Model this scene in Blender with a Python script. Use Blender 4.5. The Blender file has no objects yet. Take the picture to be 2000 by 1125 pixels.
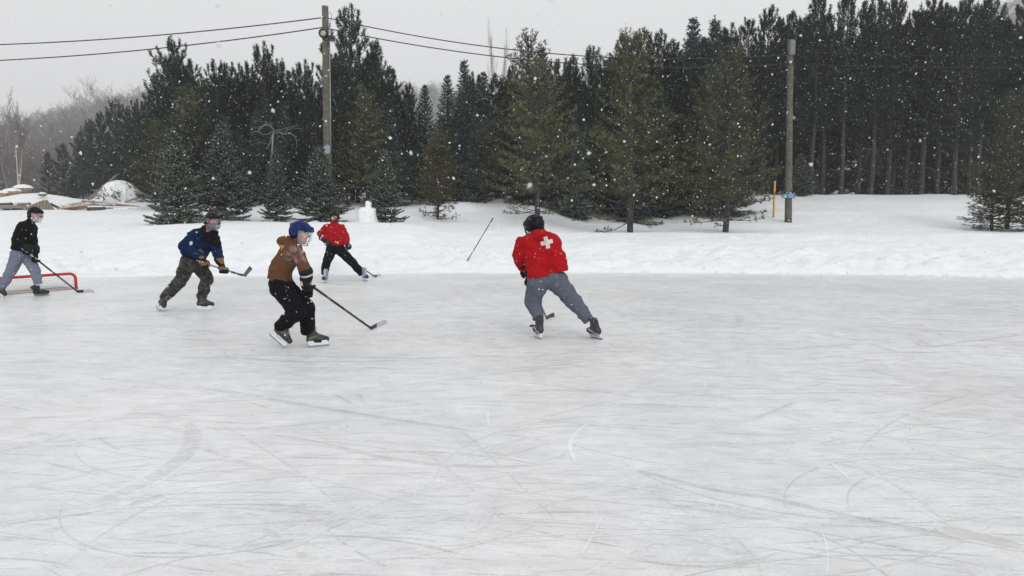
import bpy, math, random
import numpy as np
from mathutils import Vector, Matrix
random.seed(7); RNG = np.random.default_rng(7)
SC = bpy.context.scene
COL = SC.collection
# ------------------------------------------------------------------ camera
FPX, HCAM, PITCH = 1444.0, 1.70, math.atan((562.5 - 405.0) / 1444.0)
cd = bpy.data.cameras.new('camera'); cam = bpy.data.objects.new('camera', cd); COL.objects.link(cam)
cd.sensor_width = 36.0; cd.lens = FPX * 36.0 / 2000.0; cd.clip_start = 0.02; cd.clip_end = 3000
cam.location = (0, 0, HCAM); cam.rotation_euler = (math.pi / 2 - PITCH, 0, 0)
cd.dof.use_dof = True; cd.dof.focus_distance = 13.0; cd.dof.aperture_fstop = 9.0
SC.camera = cam
# ------------------------------------------------------------------ overcast sky
SUN_EL, SUN_ROT = math.radians(30), math.radians(160)
w = bpy.data.worlds.new('World'); SC.world = w; w.use_nodes = True
nt = w.node_tree; nt.nodes.clear()
out = nt.nodes.new('ShaderNodeOutputWorld'); bg = nt.nodes.new('ShaderNodeBackground')
sky = nt.nodes.new('ShaderNodeTexSky'); sky.sky_type = 'NISHITA'; sky.sun_disc = False
sky.sun_elevation = SUN_EL; sky.sun_rotation = SUN_ROT; sky.dust_density = 6; sky.air_density = 1
hs = nt.nodes.new('ShaderNodeHueSaturation'); hs.inputs['Saturation'].default_value = 0.15; hs.inputs['Value'].default_value = 1.0
tc = nt.nodes.new('ShaderNodeTexCoord'); sp = nt.nodes.new('ShaderNodeSeparateXYZ')
ramp = nt.nodes.new('ShaderNodeValToRGB')
e = ramp.color_ramp.elements
e[0].position = 0.0; e[0].color = (6.35, 6.3, 6.38, 1)
e[1].position = 1.0; e[1].color = (8.9, 9.1, 9.3, 1)
m1 = e.new(0.10); m1.color = (6.7, 6.7, 6.75, 1)
m2 = e.new(0.30); m2.color = (7.1, 7.2, 7.3, 1)
m3 = e.new(0.6); m3.color = (8.0, 8.15, 8.3, 1)
nz = nt.nodes.new('ShaderNodeTexNoise'); nz.inputs['Scale'].default_value = 1.6; nz.inputs['Detail'].default_value = 3
mr = nt.nodes.new('ShaderNodeMapRange'); mr.inputs['To Min'].default_value = 0.95; mr.inputs['To Max'].default_value = 1.05
mul = nt.nodes.new('ShaderNodeMix'); mul.data_type = 'RGBA'; mul.blend_type = 'MULTIPLY'; mul.inputs['Factor'].default_value = 1.0
mixs = nt.nodes.new('ShaderNodeMix'); mixs.data_type = 'RGBA'; mixs.inputs['Factor'].default_value = 0.05
nt.links.new(tc.outputs['Generated'], sp.inputs[0]); nt.links.new(sp.outputs['Z'], ramp.inputs[0])
nt.links.new(tc.outputs['Generated'], nz.inputs['Vector']); nt.links.new(nz.outputs['Fac'], mr.inputs['Value'])
nt.links.new(ramp.outputs[0], mul.inputs['A']); nt.links.new(mr.outputs[0], mul.inputs['B'])
nt.links.new(sky.outputs[0], hs.inputs['Color'])
nt.links.new(mul.outputs['Result'], mixs.inputs['A']); nt.links.new(hs.outputs[0], mixs.inputs['B'])
nt.links.new(mixs.outputs['Result'], bg.inputs['Color']); bg.inputs['Strength'].default_value = 0.110
nt.links.new(bg.outputs[0], out.inputs[0])
sl = bpy.data.lights.new('sun', 'SUN'); so = bpy.data.objects.new('sun', sl); COL.objects.link(so)
sl.energy = 1.0; sl.angle = math.radians(28); sl.color = (1, 0.985, 0.96)
so.rotation_euler = (math.pi / 2 - SUN_EL, 0, math.radians(20))
so.location = (0, 0, 60)
SC.view_settings.view_transform = 'Standard'; SC.view_settings.look = 'None'
SC.view_settings.exposure = 0.05; SC.view_settings.gamma = 1.0
SC.cycles.volume_bounces = 1; SC.cycles.max_bounces = 6; SC.cycles.diffuse_bounces = 3; SC.cycles.transparent_max_bounces = 12
# ------------------------------------------------------------------ projection helpers
CT, ST = math.cos(PITCH), math.sin(PITCH)
def P(px, py, Y):
    a = (px - 1000.0) / FPX; b = (562.5 - py) / FPX
    s = Y / (CT + b * ST)
    return Vector((s * a, Y, HCAM + s * (b * CT - ST)))
def G(px, py, z=0.0):
    a = (px - 1000.0) / FPX; b = (562.5 - py) / FPX
    s = (z - HCAM) / (b * CT - ST)
    return Vector((s * a, s * (CT + b * ST), z))
def lin(c):
    return tuple((x / 12.92 if x <= 0.04045 else ((x + 0.055) / 1.055) ** 2.4) for x in [v / 255.0 for v in c])
# ------------------------------------------------------------------ object helpers
def link(o, parent=None):
    COL.objects.link(o)
    if parent is not None: o.parent = parent
    return o
def tag(o, label, cat, group=None, kind=None):
    if label: o['label'] = label
    if cat: o['category'] = cat
    if group: o['group'] = group
    if kind: o['kind'] = kind
    return o
def empty(name, loc, label, cat, group=None, rz=0.0):
    o = bpy.data.objects.new(name, None); o.location = loc; o.rotation_euler = (0, 0, rz); o.empty_display_size = 0.2
    link(o); return tag(o, label, cat, group)
def mesh_np(name, V, faces, mats, fm=None, col=None, smooth=True, origin=None):
    """V (n,3); faces list of arrays (m,k) all of one size each"""
    V = np.asarray(V, dtype=np.float32)
    if origin is not None: V = V - np.asarray(origin, dtype=np.float32)
    me = bpy.data.meshes.new(name)
    if not isinstance(faces, list): faces = [faces]
    faces = [np.asarray(f, dtype=np.int32) for f in faces if len(f)]
    nf = sum(len(f) for f in faces); nl = sum(f.size for f in faces)
    me.vertices.add(len(V)); me.vertices.foreach_set('co', V.ravel())
    me.loops.add(nl); me.loops.foreach_set('vertex_index', np.concatenate([f.ravel() for f in faces]))
    tot = np.concatenate([np.full(len(f), f.shape[1], dtype=np.int32) for f in faces])
    st = np.concatenate([[0], np.cumsum(tot)[:-1]]).astype(np.int32)
    me.polygons.add(nf); me.polygons.foreach_set('loop_start', st); me.polygons.foreach_set('loop_total', tot)
    if fm is not None: me.polygons.foreach_set('material_index', np.asarray(fm, dtype=np.int32))
    me.polygons.foreach_set('use_smooth', np.full(nf, smooth, dtype=bool))
    if not isinstance(mats, (list, tuple)): mats = [mats]
    for m in mats: me.materials.append(m)
    if col is not None:
        at = me.color_attributes.new('col', 'FLOAT_COLOR', 'POINT')
        c = np.ones((len(V), 4), dtype=np.float32); c[:, :3] = col
        at.data.foreach_set('color', c.ravel())
    me.update(calc_edges=True); me.validate()
    return me
class MB:
    """collects simple shapes into one mesh"""
    def __init__(s): s.v = []; s.f3 = []; s.f4 = []; s.m3 = []; s.m4 = []; s.n = 0; s.c = []
    def add(s, V, F, m=0, c=(1, 1, 1)):
        V = np.asarray(V, dtype=np.float32)
        for f in F:
            if len(f) == 4: s.f4.append([i + s.n for i in f]); s.m4.append(m)
            elif len(f) == 3: s.f3.append([i + s.n for i in f]); s.m3.append(m)
            else:
                for k in range(1, len(f) - 1):
                    s.f3.append([f[0] + s.n, f[k] + s.n, f[k + 1] + s.n]); s.m3.append(m)
        s.v.append(V); s.n += len(V)
        cc = np.asarray(c, dtype=np.float32)
        s.c.append(np.tile(cc, (len(V), 1)) if cc.ndim == 1 else cc)
    def box(s, c, size, M=None, m=0, col=(1, 1, 1), bev=0.0):
        hx, hy, hz = size[0] / 2, size[1] / 2, size[2] / 2
        b = min(bev, hx * .9, hy * .9, hz * .9)
        if b <= 0:
            V = [(x, y, z) for x in (-hx, hx) for y in (-hy, hy) for z in (-hz, hz)]
            F = [(0, 1, 3, 2), (4, 6, 7, 5), (0, 4, 5, 1), (2, 3, 7, 6), (0, 2, 6, 4), (1, 5, 7, 3)]
        else:
            V = []; 
            ring = [(-hx + b, -hy), (hx - b, -hy), (hx, -hy + b), (hx, hy - b), (hx - b, hy), (-hx + b, hy), (-hx, hy - b), (-hx, -hy + b)]
            for z, k in ((-hz, 1 - b / max(hx, hy)), (-hz + b, 1), (hz - b, 1), (hz, 1 - b / max(hx, hy))):
                V += [(x * k, y * k, z) for x, y in ring]
            F = [tuple(range(7, -1, -1)), tuple(range(24, 32))]
            for r in range(3):
                for i in range(8): F.append((r * 8 + i, r * 8 + (i + 1) % 8, r * 8 + 8 + (i + 1) % 8, r * 8 + 8 + i))
        V = np.array(V)
        if M is not None: V = V @ np.array(M.to_3x3()).T
        s.add(V + np.array(c), F, m, col)
    def tube(s, pts, radii, n=8, m=0, col=(1, 1, 1), cap=True):
        pts = [Vector(p) for p in pts]
        if not hasattr(radii, '__len__'): radii = [radii] * len(pts)
        up = Vector((0, 0, 1)); V = []; prev = None
        for i, p in enumerate(pts):
            t = (pts[min(i + 1, len(pts) - 1)] - pts[max(i - 1, 0)])
            t = t.normalized() if t.length > 1e-9 else up
            if prev is None:
                a = t.cross(Vector((0.31, 0.2, 0.93)));
                if a.length < 1e-3: a = t.cross(Vector((1, 0, 0)))
            else: a = prev - t * prev.dot(t)
            a.normalize(); prev = a; b = t.cross(a)
            for k in range(n):
                th = 2 * math.pi * k / n
                V.append(tuple(p + (a * math.cos(th) + b * math.sin(th)) * radii[i]))
        F = []
        for i in range(len(pts) - 1):
            for k in range(n): F.append((i * n + k, i * n + (k + 1) % n, (i + 1) * n + (k + 1) % n, (i + 1) * n + k))
        if cap: F.append(tuple(range(n - 1, -1, -1))); F.append(tuple(range((len(pts) - 1) * n, len(pts) * n)))
        s.add(V, F, m, col)
    def build(s, name, mats, parent=None, origin=None, smooth=False):
        V = np.concatenate(s.v); C = np.concatenate(s.c)
        F = []; fm = []
        if s.f3: F.append(np.array(s.f3)); fm += s.m3
        if s.f4: F.append(np.array(s.f4)); fm += s.m4
        me = mesh_np(name, V, F, mats, fm, C, smooth, origin)
        o = bpy.data.objects.new(name, me)
        if origin is not None and parent is None: o.location = origin
        return link(o, parent)
# ------------------------------------------------------------------ noise
def _hash(i, j, k, seed):
    n = (i * 374761393 + j * 668265263 + k * 2147483647 % 1000003 * 97 + k * 1274126177 + seed * 144665) & 0x7fffffff
    n = ((n ^ (n >> 13)) * 1274126177) & 0x7fffffff
    return ((n ^ (n >> 16)) & 0xffff) / 65535.0 * 2 - 1
def vnoise(x, y, z=None, seed=0):
    if z is None: z = np.zeros_like(x)
    xi, yi, zi = np.floor(x).astype(np.int64), np.floor(y).astype(np.int64), np.floor(z).astype(np.int64)
    fx, fy, fz = x - xi, y - yi, z - zi
    fx, fy, fz = [f * f * (3 - 2 * f) for f in (fx, fy, fz)]
    r = 0
    for dx in (0, 1):
        for dy in (0, 1):
            for dz in (0, 1):
                wgt = (fx if dx else 1 - fx) * (fy if dy else 1 - fy) * (fz if dz else 1 - fz)
                r = r + wgt * _hash(xi + dx, yi + dy, zi + dz, seed)
    return r
def fbm(x, y, z=None, oct=4, seed=0):
    r = 0; a = 1.0; f = 1.0; t = 0
    for o in range(oct):
        r = r + a * vnoise(x * f, y * f, None if z is None else z * f, seed + o * 17); t += a; a *= .5; f *= 2.03
    return r / t
# ------------------------------------------------------------------ materials
def nodes(name):
    m = bpy.data.materials.new(name); m.use_nodes = True
    n = m.node_tree; b = n.nodes['Principled BSDF']; return m, n, b
def mat(name, col, rough=0.7, metal=0.0, spec=0.5, noise=0.0, nscale=20.0, bump=0.0, bscale=60.0, vcol=False, alpha=1.0, flecks=0.0, sheen=0.0):
    m, n, b = nodes(name)
    b.inputs['Roughness'].default_value = rough; b.inputs['Metallic'].default_value = metal
    b.inputs['Specular IOR Level'].default_value = spec; b.inputs['Alpha'].default_value = alpha
    if sheen: b.inputs['Sheen Weight'].default_value = sheen
    c = n.nodes.new('ShaderNodeRGB'); c.outputs[0].default_value = (*lin(col), 1); src = c.outputs[0]
    geo = n.nodes.new('ShaderNodeNewGeometry')
    if vcol:
        a = n.nodes.new('ShaderNodeVertexColor'); a.layer_name = 'col'; src = a.outputs['Color']
    if noise:
        t = n.nodes.new('ShaderNodeTexNoise'); t.inputs['Scale'].default_value = nscale; t.inputs['Detail'].default_value = 5
        n.links.new(geo.outputs['Position'], t.inputs['Vector'])
        r = n.nodes.new('ShaderNodeMapRange'); r.inputs['From Min'].default_value = .25; r.inputs['From Max'].default_value = .75
        r.inputs['To Min'].default_value = 1 - noise; r.inputs['To Max'].default_value = 1 + noise
        n.links.new(t.outputs['Fac'], r.inputs['Value'])
        x = n.nodes.new('ShaderNodeMix'); x.data_type = 'RGBA'; x.blend_type = 'MULTIPLY'; x.inputs['Factor'].default_value = 1
        n.links.new(src, x.inputs['A']); n.links.new(r.outputs[0], x.inputs['B']); src = x.outputs['Result']
    if flecks:   # snowflakes caught on the cloth
        t = n.nodes.new('ShaderNodeTexVoronoi'); t.inputs['Scale'].default_value = 26; t.inputs['Randomness'].default_value = 1
        n.links.new(geo.outputs['Position'], t.inputs['Vector'])
        t2 = n.nodes.new('ShaderNodeTexNoise'); t2.inputs['Scale'].default_value = 9
        n.links.new(geo.outputs['Position'], t2.inputs['Vector'])
        th = n.nodes.new('ShaderNodeMapRange'); th.inputs['From Min'].default_value = .5; th.inputs['From Max'].default_value = .75
        th.inputs['To Min'].default_value = 0.03; th.inputs['To Max'].default_value = 0.03 + flecks
        n.links.new(t2.outputs['Fac'], th.inputs['Value'])
        lt = n.nodes.new('ShaderNodeMath'); lt.operation = 'LESS_THAN'
        n.links.new(t.outputs['Distance'], lt.inputs[0]); n.links.new(th.outputs[0], lt.inputs[1])
        x = n.nodes.new('ShaderNodeMix'); x.data_type = 'RGBA'; x.inputs['B'].default_value = (.8, .8, .8, 1)
        n.links.new(lt.outputs[0], x.inputs['Factor']); n.links.new(src, x.inputs['A']); src = x.outputs['Result']
    n.links.new(src, b.inputs['Base Color'])
    if bump:
        t = n.nodes.new('ShaderNodeTexNoise'); t.inputs['Scale'].default_value = bscale; t.inputs['Detail'].default_value = 4
        n.links.new(geo.outputs['Position'], t.inputs['Vector'])
        bp = n.nodes.new('ShaderNodeBump'); bp.inputs['Strength'].default_value = bump; bp.inputs['Distance'].default_value = .02
        n.links.new(t.outputs['Fac'], bp.inputs['Height']); n.links.new(bp.outputs[0], b.inputs['Normal'])
    return m
def foliage_mat(name, c1, c2, scale=2.2, rough=.75, var=.35):
    m, n, b = nodes(name); b.inputs['Roughness'].default_value = rough; b.inputs['Specular IOR Level'].default_value = .25
    geo = n.nodes.new('ShaderNodeTexCoord'); t = n.nodes.new('ShaderNodeTexNoise'); t.inputs['Scale'].default_value = scale; t.inputs['Detail'].default_value = 4
    n.links.new(geo.outputs['Object'], t.inputs['Vector'])
    r = n.nodes.new('ShaderNodeMapRange'); r.inputs['From Min'].default_value = .35; r.inputs['From Max'].default_value = .65
    n.links.new(t.outputs['Fac'], r.inputs['Value'])
    x = n.nodes.new('ShaderNodeMix'); x.data_type = 'RGBA'
    x.inputs['A'].default_value = (*lin(c1), 1); x.inputs['B'].default_value = (*lin(c2), 1); n.links.new(r.outputs[0], x.inputs['Factor'])
    oi = n.nodes.new('ShaderNodeObjectInfo'); r2 = n.nodes.new('ShaderNodeMapRange')
    r2.inputs['To Min'].default_value = 1 - var; r2.inputs['To Max'].default_value = 1 + var
    n.links.new(oi.outputs['Random'], r2.inputs['Value'])
    y = n.nodes.new('ShaderNodeMix'); y.data_type = 'RGBA'; y.blend_type = 'MULTIPLY'; y.inputs['Factor'].default_value = 1
    n.links.new(x.outputs['Result'], y.inputs['A']); n.links.new(r2.outputs[0], y.inputs['B'])
    n.links.new(y.outputs['Result'], b.inputs['Base Color'])
    return m
# ------------------------------------------------------------------ terrain
EDGE_PX = [(-500, 541), (-200, 542), (0, 543), (180, 542), (300, 539), (500, 540), (700, 537), (830, 534), (1000, 533), (1200, 533), (1500, 535), (1750, 538), (2000, 543), (2300, 545)]
EP = [G(a, b) for a, b in EDGE_PX]
EX = np.array([-60.] + [p.x for p in EP] + [60.]); EY = np.array([EP[0].y - 1.0] + [p.y for p in EP] + [EP[-1].y - 2])
# height of the snow along the depth, read where the photograph shows the ground, at three azimuths
YK = [0, .25, .7, 1.6, 3.0, 4.6, 6.0, 7.6, 10, 14, 18, 24, 32, 60, 400]
PL = [0, .06, .10, .22, .48, .72, .90, 1.02, 1.20, 1.42, 1.6, 1.75, 1.9, 2.6, 6]     # far left
PM = [0, .07, .14, .30, .62, .92, 1.14, 1.16, 1.18, 1.55, 1.95, 2.3, 2.2, 2.4, 6]     # behind the four players
PC = [0, .08, .16, .26, .45, .62, .80, .92, 1.10, 1.75, 2.08, 2.3, 2.2, 2.4, 6]     # centre
PR = [0, .10, .20, .32, .54, .70, .84, .76, .80, 1.04, 1.62, 2.40, 1.9, 2.2, 6]     # right
def terrain(x, y):
    x = np.asarray(x, dtype=float); y = np.asarray(y, dtype=float)
    ey = np.interp(x, EX, EY) + 0.10 * fbm(x * .8, x * 0 + 3, oct=3, seed=5)
    t = y - ey
    az = 1000 + FPX * x / np.maximum(y, 5)
    zs = [np.interp(t, YK, p) for p in (PL, PM, PC, PR)]
    k = [150, 420, 780, 900, 1020, 1150]
    wl = np.clip((az - k[0]) / (k[1] - k[0]), 0, 1); wl = wl * wl * (3 - 2 * wl)
    wm = np.clip((az - k[2]) / (k[3] - k[2]), 0, 1); wm = wm * wm * (3 - 2 * wm)
    wr = np.clip((az - k[4]) / (k[5] - k[4]), 0, 1); wr = wr * wr * (3 - 2 * wr)
    z = zs[0] * (1 - wl) + zs[1] * wl; z = z * (1 - wm) + zs[2] * wm; z = z * (1 - wr) + zs[3] * wr
    amp = np.clip(t / .5, 0, 1)
    near = np.exp(-((t - 1.2) / 1.6) ** 2)
    z = z + amp * (.07 * fbm(x * .5, y * .7, oct=3, seed=11) + .070 * (near + .30) * fbm(x * 2.0, y * 2.6, oct=4, seed=23) * 1.6 + .13 * (near + .12) * np.maximum(0, fbm(x * 4.2, y * 4.6, oct=3, seed=31) - .12) - .12 * (near + .3) * np.maximum(0, fbm(x * 3.1 + 40, y * 2.7, oct=3, seed=37) - .22))
    # mounds
    def bump(px, Y, sx, sy, h):
        c = P(px, 400, Y); return h * np.exp(-((x - c.x) / sx) ** 2 - ((y - Y) / sy) ** 2)
    z = z + bump(60, 47, 3.4, 2.5, .72) + bump(10, 50, 3, 2.5, .55) + bump(235, 41, 1.0, 1.2, .5) + bump(960, 35, 1.6, 1.5, .18) + bump(905, 33, .8, .9, .12)
    # right-hand tracks
    z = z - .05 * np.exp(-((y - 36.2 - .02 * x) / .5) ** 2) * (az > 1500) + .05 * np.exp(-((y - 34.6) / .5) ** 2) * (az > 1500)
    if z.size > 1000:
        rr = np.random.default_rng(77)          # footprints and dropped lumps on the bank
        for i in range(260):
            cx = rr.uniform(-19, 19); cy = np.interp(cx, EX, EY) + .35 + abs(rr.normal(0, 2.6)); a = rr.uniform(.07, .16); d_ = rr.uniform(.04, .11) * (1 if rr.random() < .45 else -1)
            m_ = (np.abs(x - cx) < .5) & (np.abs(y - cy) < .5); z[m_] += d_ * np.exp(-((x[m_] - cx) / a) ** 2 - ((y[m_] - cy) / (a * 1.2)) ** 2)
    z = np.where(t < 0, -0.35, z)
    return z
def TZ(x, y): return float(terrain(np.array([x]), np.array([y]))[0])
def ONG(px, Y):   # a point on the snow seen in column px at depth Y
    p = P(px, 430, Y); return Vector((p.x, Y, TZ(p.x, Y)))

def snow_material():
    m, n, b = nodes('snow'); b.inputs['Roughness'].default_value = .8; b.inputs['Specular IOR Level'].default_value = .25
    b.inputs['Base Color'].default_value = (.86, .875, .885, 1)
    g = n.nodes.new('ShaderNodeNewGeometry')
    t = n.nodes.new('ShaderNodeTexNoise'); t.inputs['Scale'].default_value = 5; t.inputs['Detail'].default_value = 8; t.inputs['Roughness'].default_value = .62
    n.links.new(g.outputs['Position'], t.inputs['Vector'])
    bp = n.nodes.new('ShaderNodeBump'); bp.inputs['Strength'].default_value = .5; bp.inputs['Distance'].default_value = .11
    n.links.new(t.outputs['Fac'], bp.inputs['Height']); n.links.new(bp.outputs[0], b.inputs['Normal'])
    t2 = n.nodes.new('ShaderNodeTexNoise'); t2.inputs['Scale'].default_value = 1.4; t2.inputs['Detail'].default_value = 4
    n.links.new(g.outputs['Position'], t2.inputs['Vector'])
    x = n.nodes.new('ShaderNodeMix'); x.data_type = 'RGBA'
    x.inputs['A'].default_value = (.74, .76, .775, 1); x.inputs['B'].default_value = (.84, .85, .86, 1)
    n.links.new(t2.outputs['Fac'], x.inputs['Factor']); n.links.new(x.outputs['Result'], b.inputs['Base Color'])
    return m
M_SNOW = snow_material()
def grid_mesh(xs, ys, zf):
    X, Y = np.meshgrid(xs, ys); Z = zf(X, Y)
    V = np.stack([X.ravel(), Y.ravel(), Z.ravel()], 1)
    nx, ny = len(xs), len(ys); i = np.arange(nx * ny).reshape(ny, nx)
    F = np.stack([i[:-1, :-1].ravel(), i[:-1, 1:].ravel(), i[1:, 1:].ravel(), i[1:, :-1].ravel()], 1)
    return V, F
ys = np.concatenate([np.linspace(-40, 16.6, 8), np.arange(16.8, 26, .085), np.arange(26, 44, .22), np.linspace(44.5, 90, 50), np.linspace(95, 700, 50)])
xs = np.concatenate([np.linspace(-420, -40, 30), np.arange(-39.5, -18, .5), np.arange(-18, 18, .11), np.arange(18, 39.5, .5), np.linspace(40, 420, 30)])
def snow_z(X, Y):
    z = terrain(X, Y)
    side = np.clip((np.abs(X) - 42) / 3, 0, 1) * .5
    back = np.clip((-Y - 14) / 3, 0, 1) * .5
    return np.where(z < -.2, -.35 + np.maximum(side, back) * 1.6, z)
V, F = grid_mesh(xs, ys, snow_z)
o = bpy.data.objects.new('snow_ground', mesh_np('snow_ground', V, F, M_SNOW)); link(o); tag(o, None, None, kind='structure')

# ------------------------------------------------------------------ ice with skate marks
def ice_material():
    m, n, b = nodes('ice'); L = n.links.new
    g = n.nodes.new('ShaderNodeNewGeometry')
    def N(scale, detail, rough, rot=0, sx=1, sy=1, dist=0):
        mp = n.nodes.new('ShaderNodeMapping'); mp.inputs['Rotation'].default_value = (0, 0, rot); mp.inputs['Scale'].default_value = (sx, sy, 1)
        L(g.outputs['Position'], mp.inputs['Vector'])
        t = n.nodes.new('ShaderNodeTexNoise'); t.inputs['Scale'].default_value = scale; t.inputs['Detail'].default_value = detail; t.inputs['Roughness'].default_value = rough; t.inputs['Distortion'].default_value = dist
        L(mp.outputs[0], t.inputs['Vector']); return t.outputs['Fac']
    def R(v, a, bb, c, d):
        r = n.nodes.new('ShaderNodeMapRange'); r.inputs['From Min'].default_value = a; r.inputs['From Max'].default_value = bb
        r.inputs['To Min'].default_value = c; r.inputs['To Max'].default_value = d; L(v, r.inputs['Value']); return r.outputs[0]
    def MA(op, a, bb):
        q = n.nodes.new('ShaderNodeMath'); q.operation = op
        for i, v in enumerate((a, bb)):
            if isinstance(v, (int, float)): q.inputs[i].default_value = v
            else: L(v, q.inputs[i])
        return q.outputs[0]
    big = R(N(.55, 5, .6), .35, .65, -.05, .05)
    s0 = None; mid = R(N(3.2, 7, .7, .3, 1, 1.6), .35, .65, -.055, .055)
    fine = R(N(48, 5, .8), .3, .7, -.075, .075)
    s = MA('ADD', MA('ADD', big, mid), fine)
    # hair-fine scratches in several directions
    for k, (rot, sc, th) in enumerate([(.12, 1.0, .655), (-.3, 1.3, .665), (.75, .9, .67), (-.9, 1.1, .67), (1.4, 1.2, .675), (.02, 1.8, .65)]):
        v = N(sc * 1.7, 3, .6, rot, .9, 15, .9)
        patch = R(N(.9, 2, .5, k * 1.3), .45, .6, 0, 1)
        s = MA('SUBTRACT', s, MA('MULTIPLY', MA('MULTIPLY', R(v, th - .03, th + .06, 0, 1), .05), patch))
    for k, (rot, sc, th) in enumerate([(.2, 1.4, .66), (-.5, 1.2, .66), (1.1, 1.5, .67)]):
        v = N(sc * 1.8, 3, .6, rot + .07, .8, 18, .9)
        s = MA('ADD', s, MA('MULTIPLY', R(v, th, th + .05, 0, 1), .05))
    a = n.nodes.new('ShaderNodeVertexColor'); a.layer_name = 'col'
    sep = n.nodes.new('ShaderNodeSeparateColor'); L(a.outputs['Color'], sep.inputs[0])
    # red = dark scrape, green = white cut, blue = brownish dirt; ragged by noise
    def RAG(v, lo):   # mark strength broken up by noise so that its edge is ragged
        return R(MA('ADD', v, MA('MULTIPLY', MA('SUBTRACT', N(13, 6, .78, .15, .55, 2.2), .5), 2.6)), lo, lo + .22, 0, 1)
    rag = R(N(9, 4, .7, .2, .6, 2.4), .42, .60, 0, 1)
    rag2 = R(N(34, 5, .8, .2, .7, 1.6), .38, .62, .35, 1.1)
    s = MA('SUBTRACT', s, MA('MULTIPLY', MA('MULTIPLY', RAG(sep.outputs[0], .50), MA('ADD', sep.outputs[0], .25)), MA('MULTIPLY', rag2, .18)))
    s = MA('SUBTRACT', s, MA('MULTIPLY', R(N(1.5, 9, .78, .12, .8, 2.0, .6), .54, .565, 0, 1), .036)); s = MA('SUBTRACT', s, MA('MULTIPLY', R(N(3.1, 8, .78, -.2, .7, 2.6, .5), .555, .575, 0, 1), .040))
    s = MA('ADD', s, MA('MULTIPLY', R(N(2.3, 8, .78, .3, .7, 2.4, .5), .555, .58, 0, 1), .040))
    s = MA('ADD', s, MA('MULTIPLY', MA('MULTIPLY', RAG(sep.outputs[1], .4), rag2), .12))
    val = MA('MAXIMUM', MA('ADD', s, .718), .2)
    c = n.nodes.new('ShaderNodeCombineColor'); 
    tint = R(N(.35, 3, .5, 1.0), .4, .6, -.008, .008)
    L(MA('ADD', val, MA('SUBTRACT', tint, 0.002)), c.inputs[0]); L(val, c.inputs[1]); L(MA('ADD', val, .002), c.inputs[2])
    x = n.nodes.new('ShaderNodeMix'); x.data_type = 'RGBA'; x.inputs['B'].default_value = (.46, .43, .36, 1)
    L(MA('MULTIPLY', RAG(sep.outputs[2], .42), .35), x.inputs['Factor']); L(c.outputs[0], x.inputs['A'])
    L(x.outputs['Result'], b.inputs['Base Color'])
    b.inputs['Specular IOR Level'].default_value = .5; L(R(N(6, 4, .6), .3, .7, .26, .50), b.inputs['Roughness'])
    bp = n.nodes.new('ShaderNodeBump'); bp.inputs['Strength'].default_value = .35; bp.inputs['Distance'].default_value = .02
    L(MA('ADD', mid, fine), bp.inputs['Height']); L(bp.outputs[0], b.inputs['Normal'])
    return m
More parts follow.
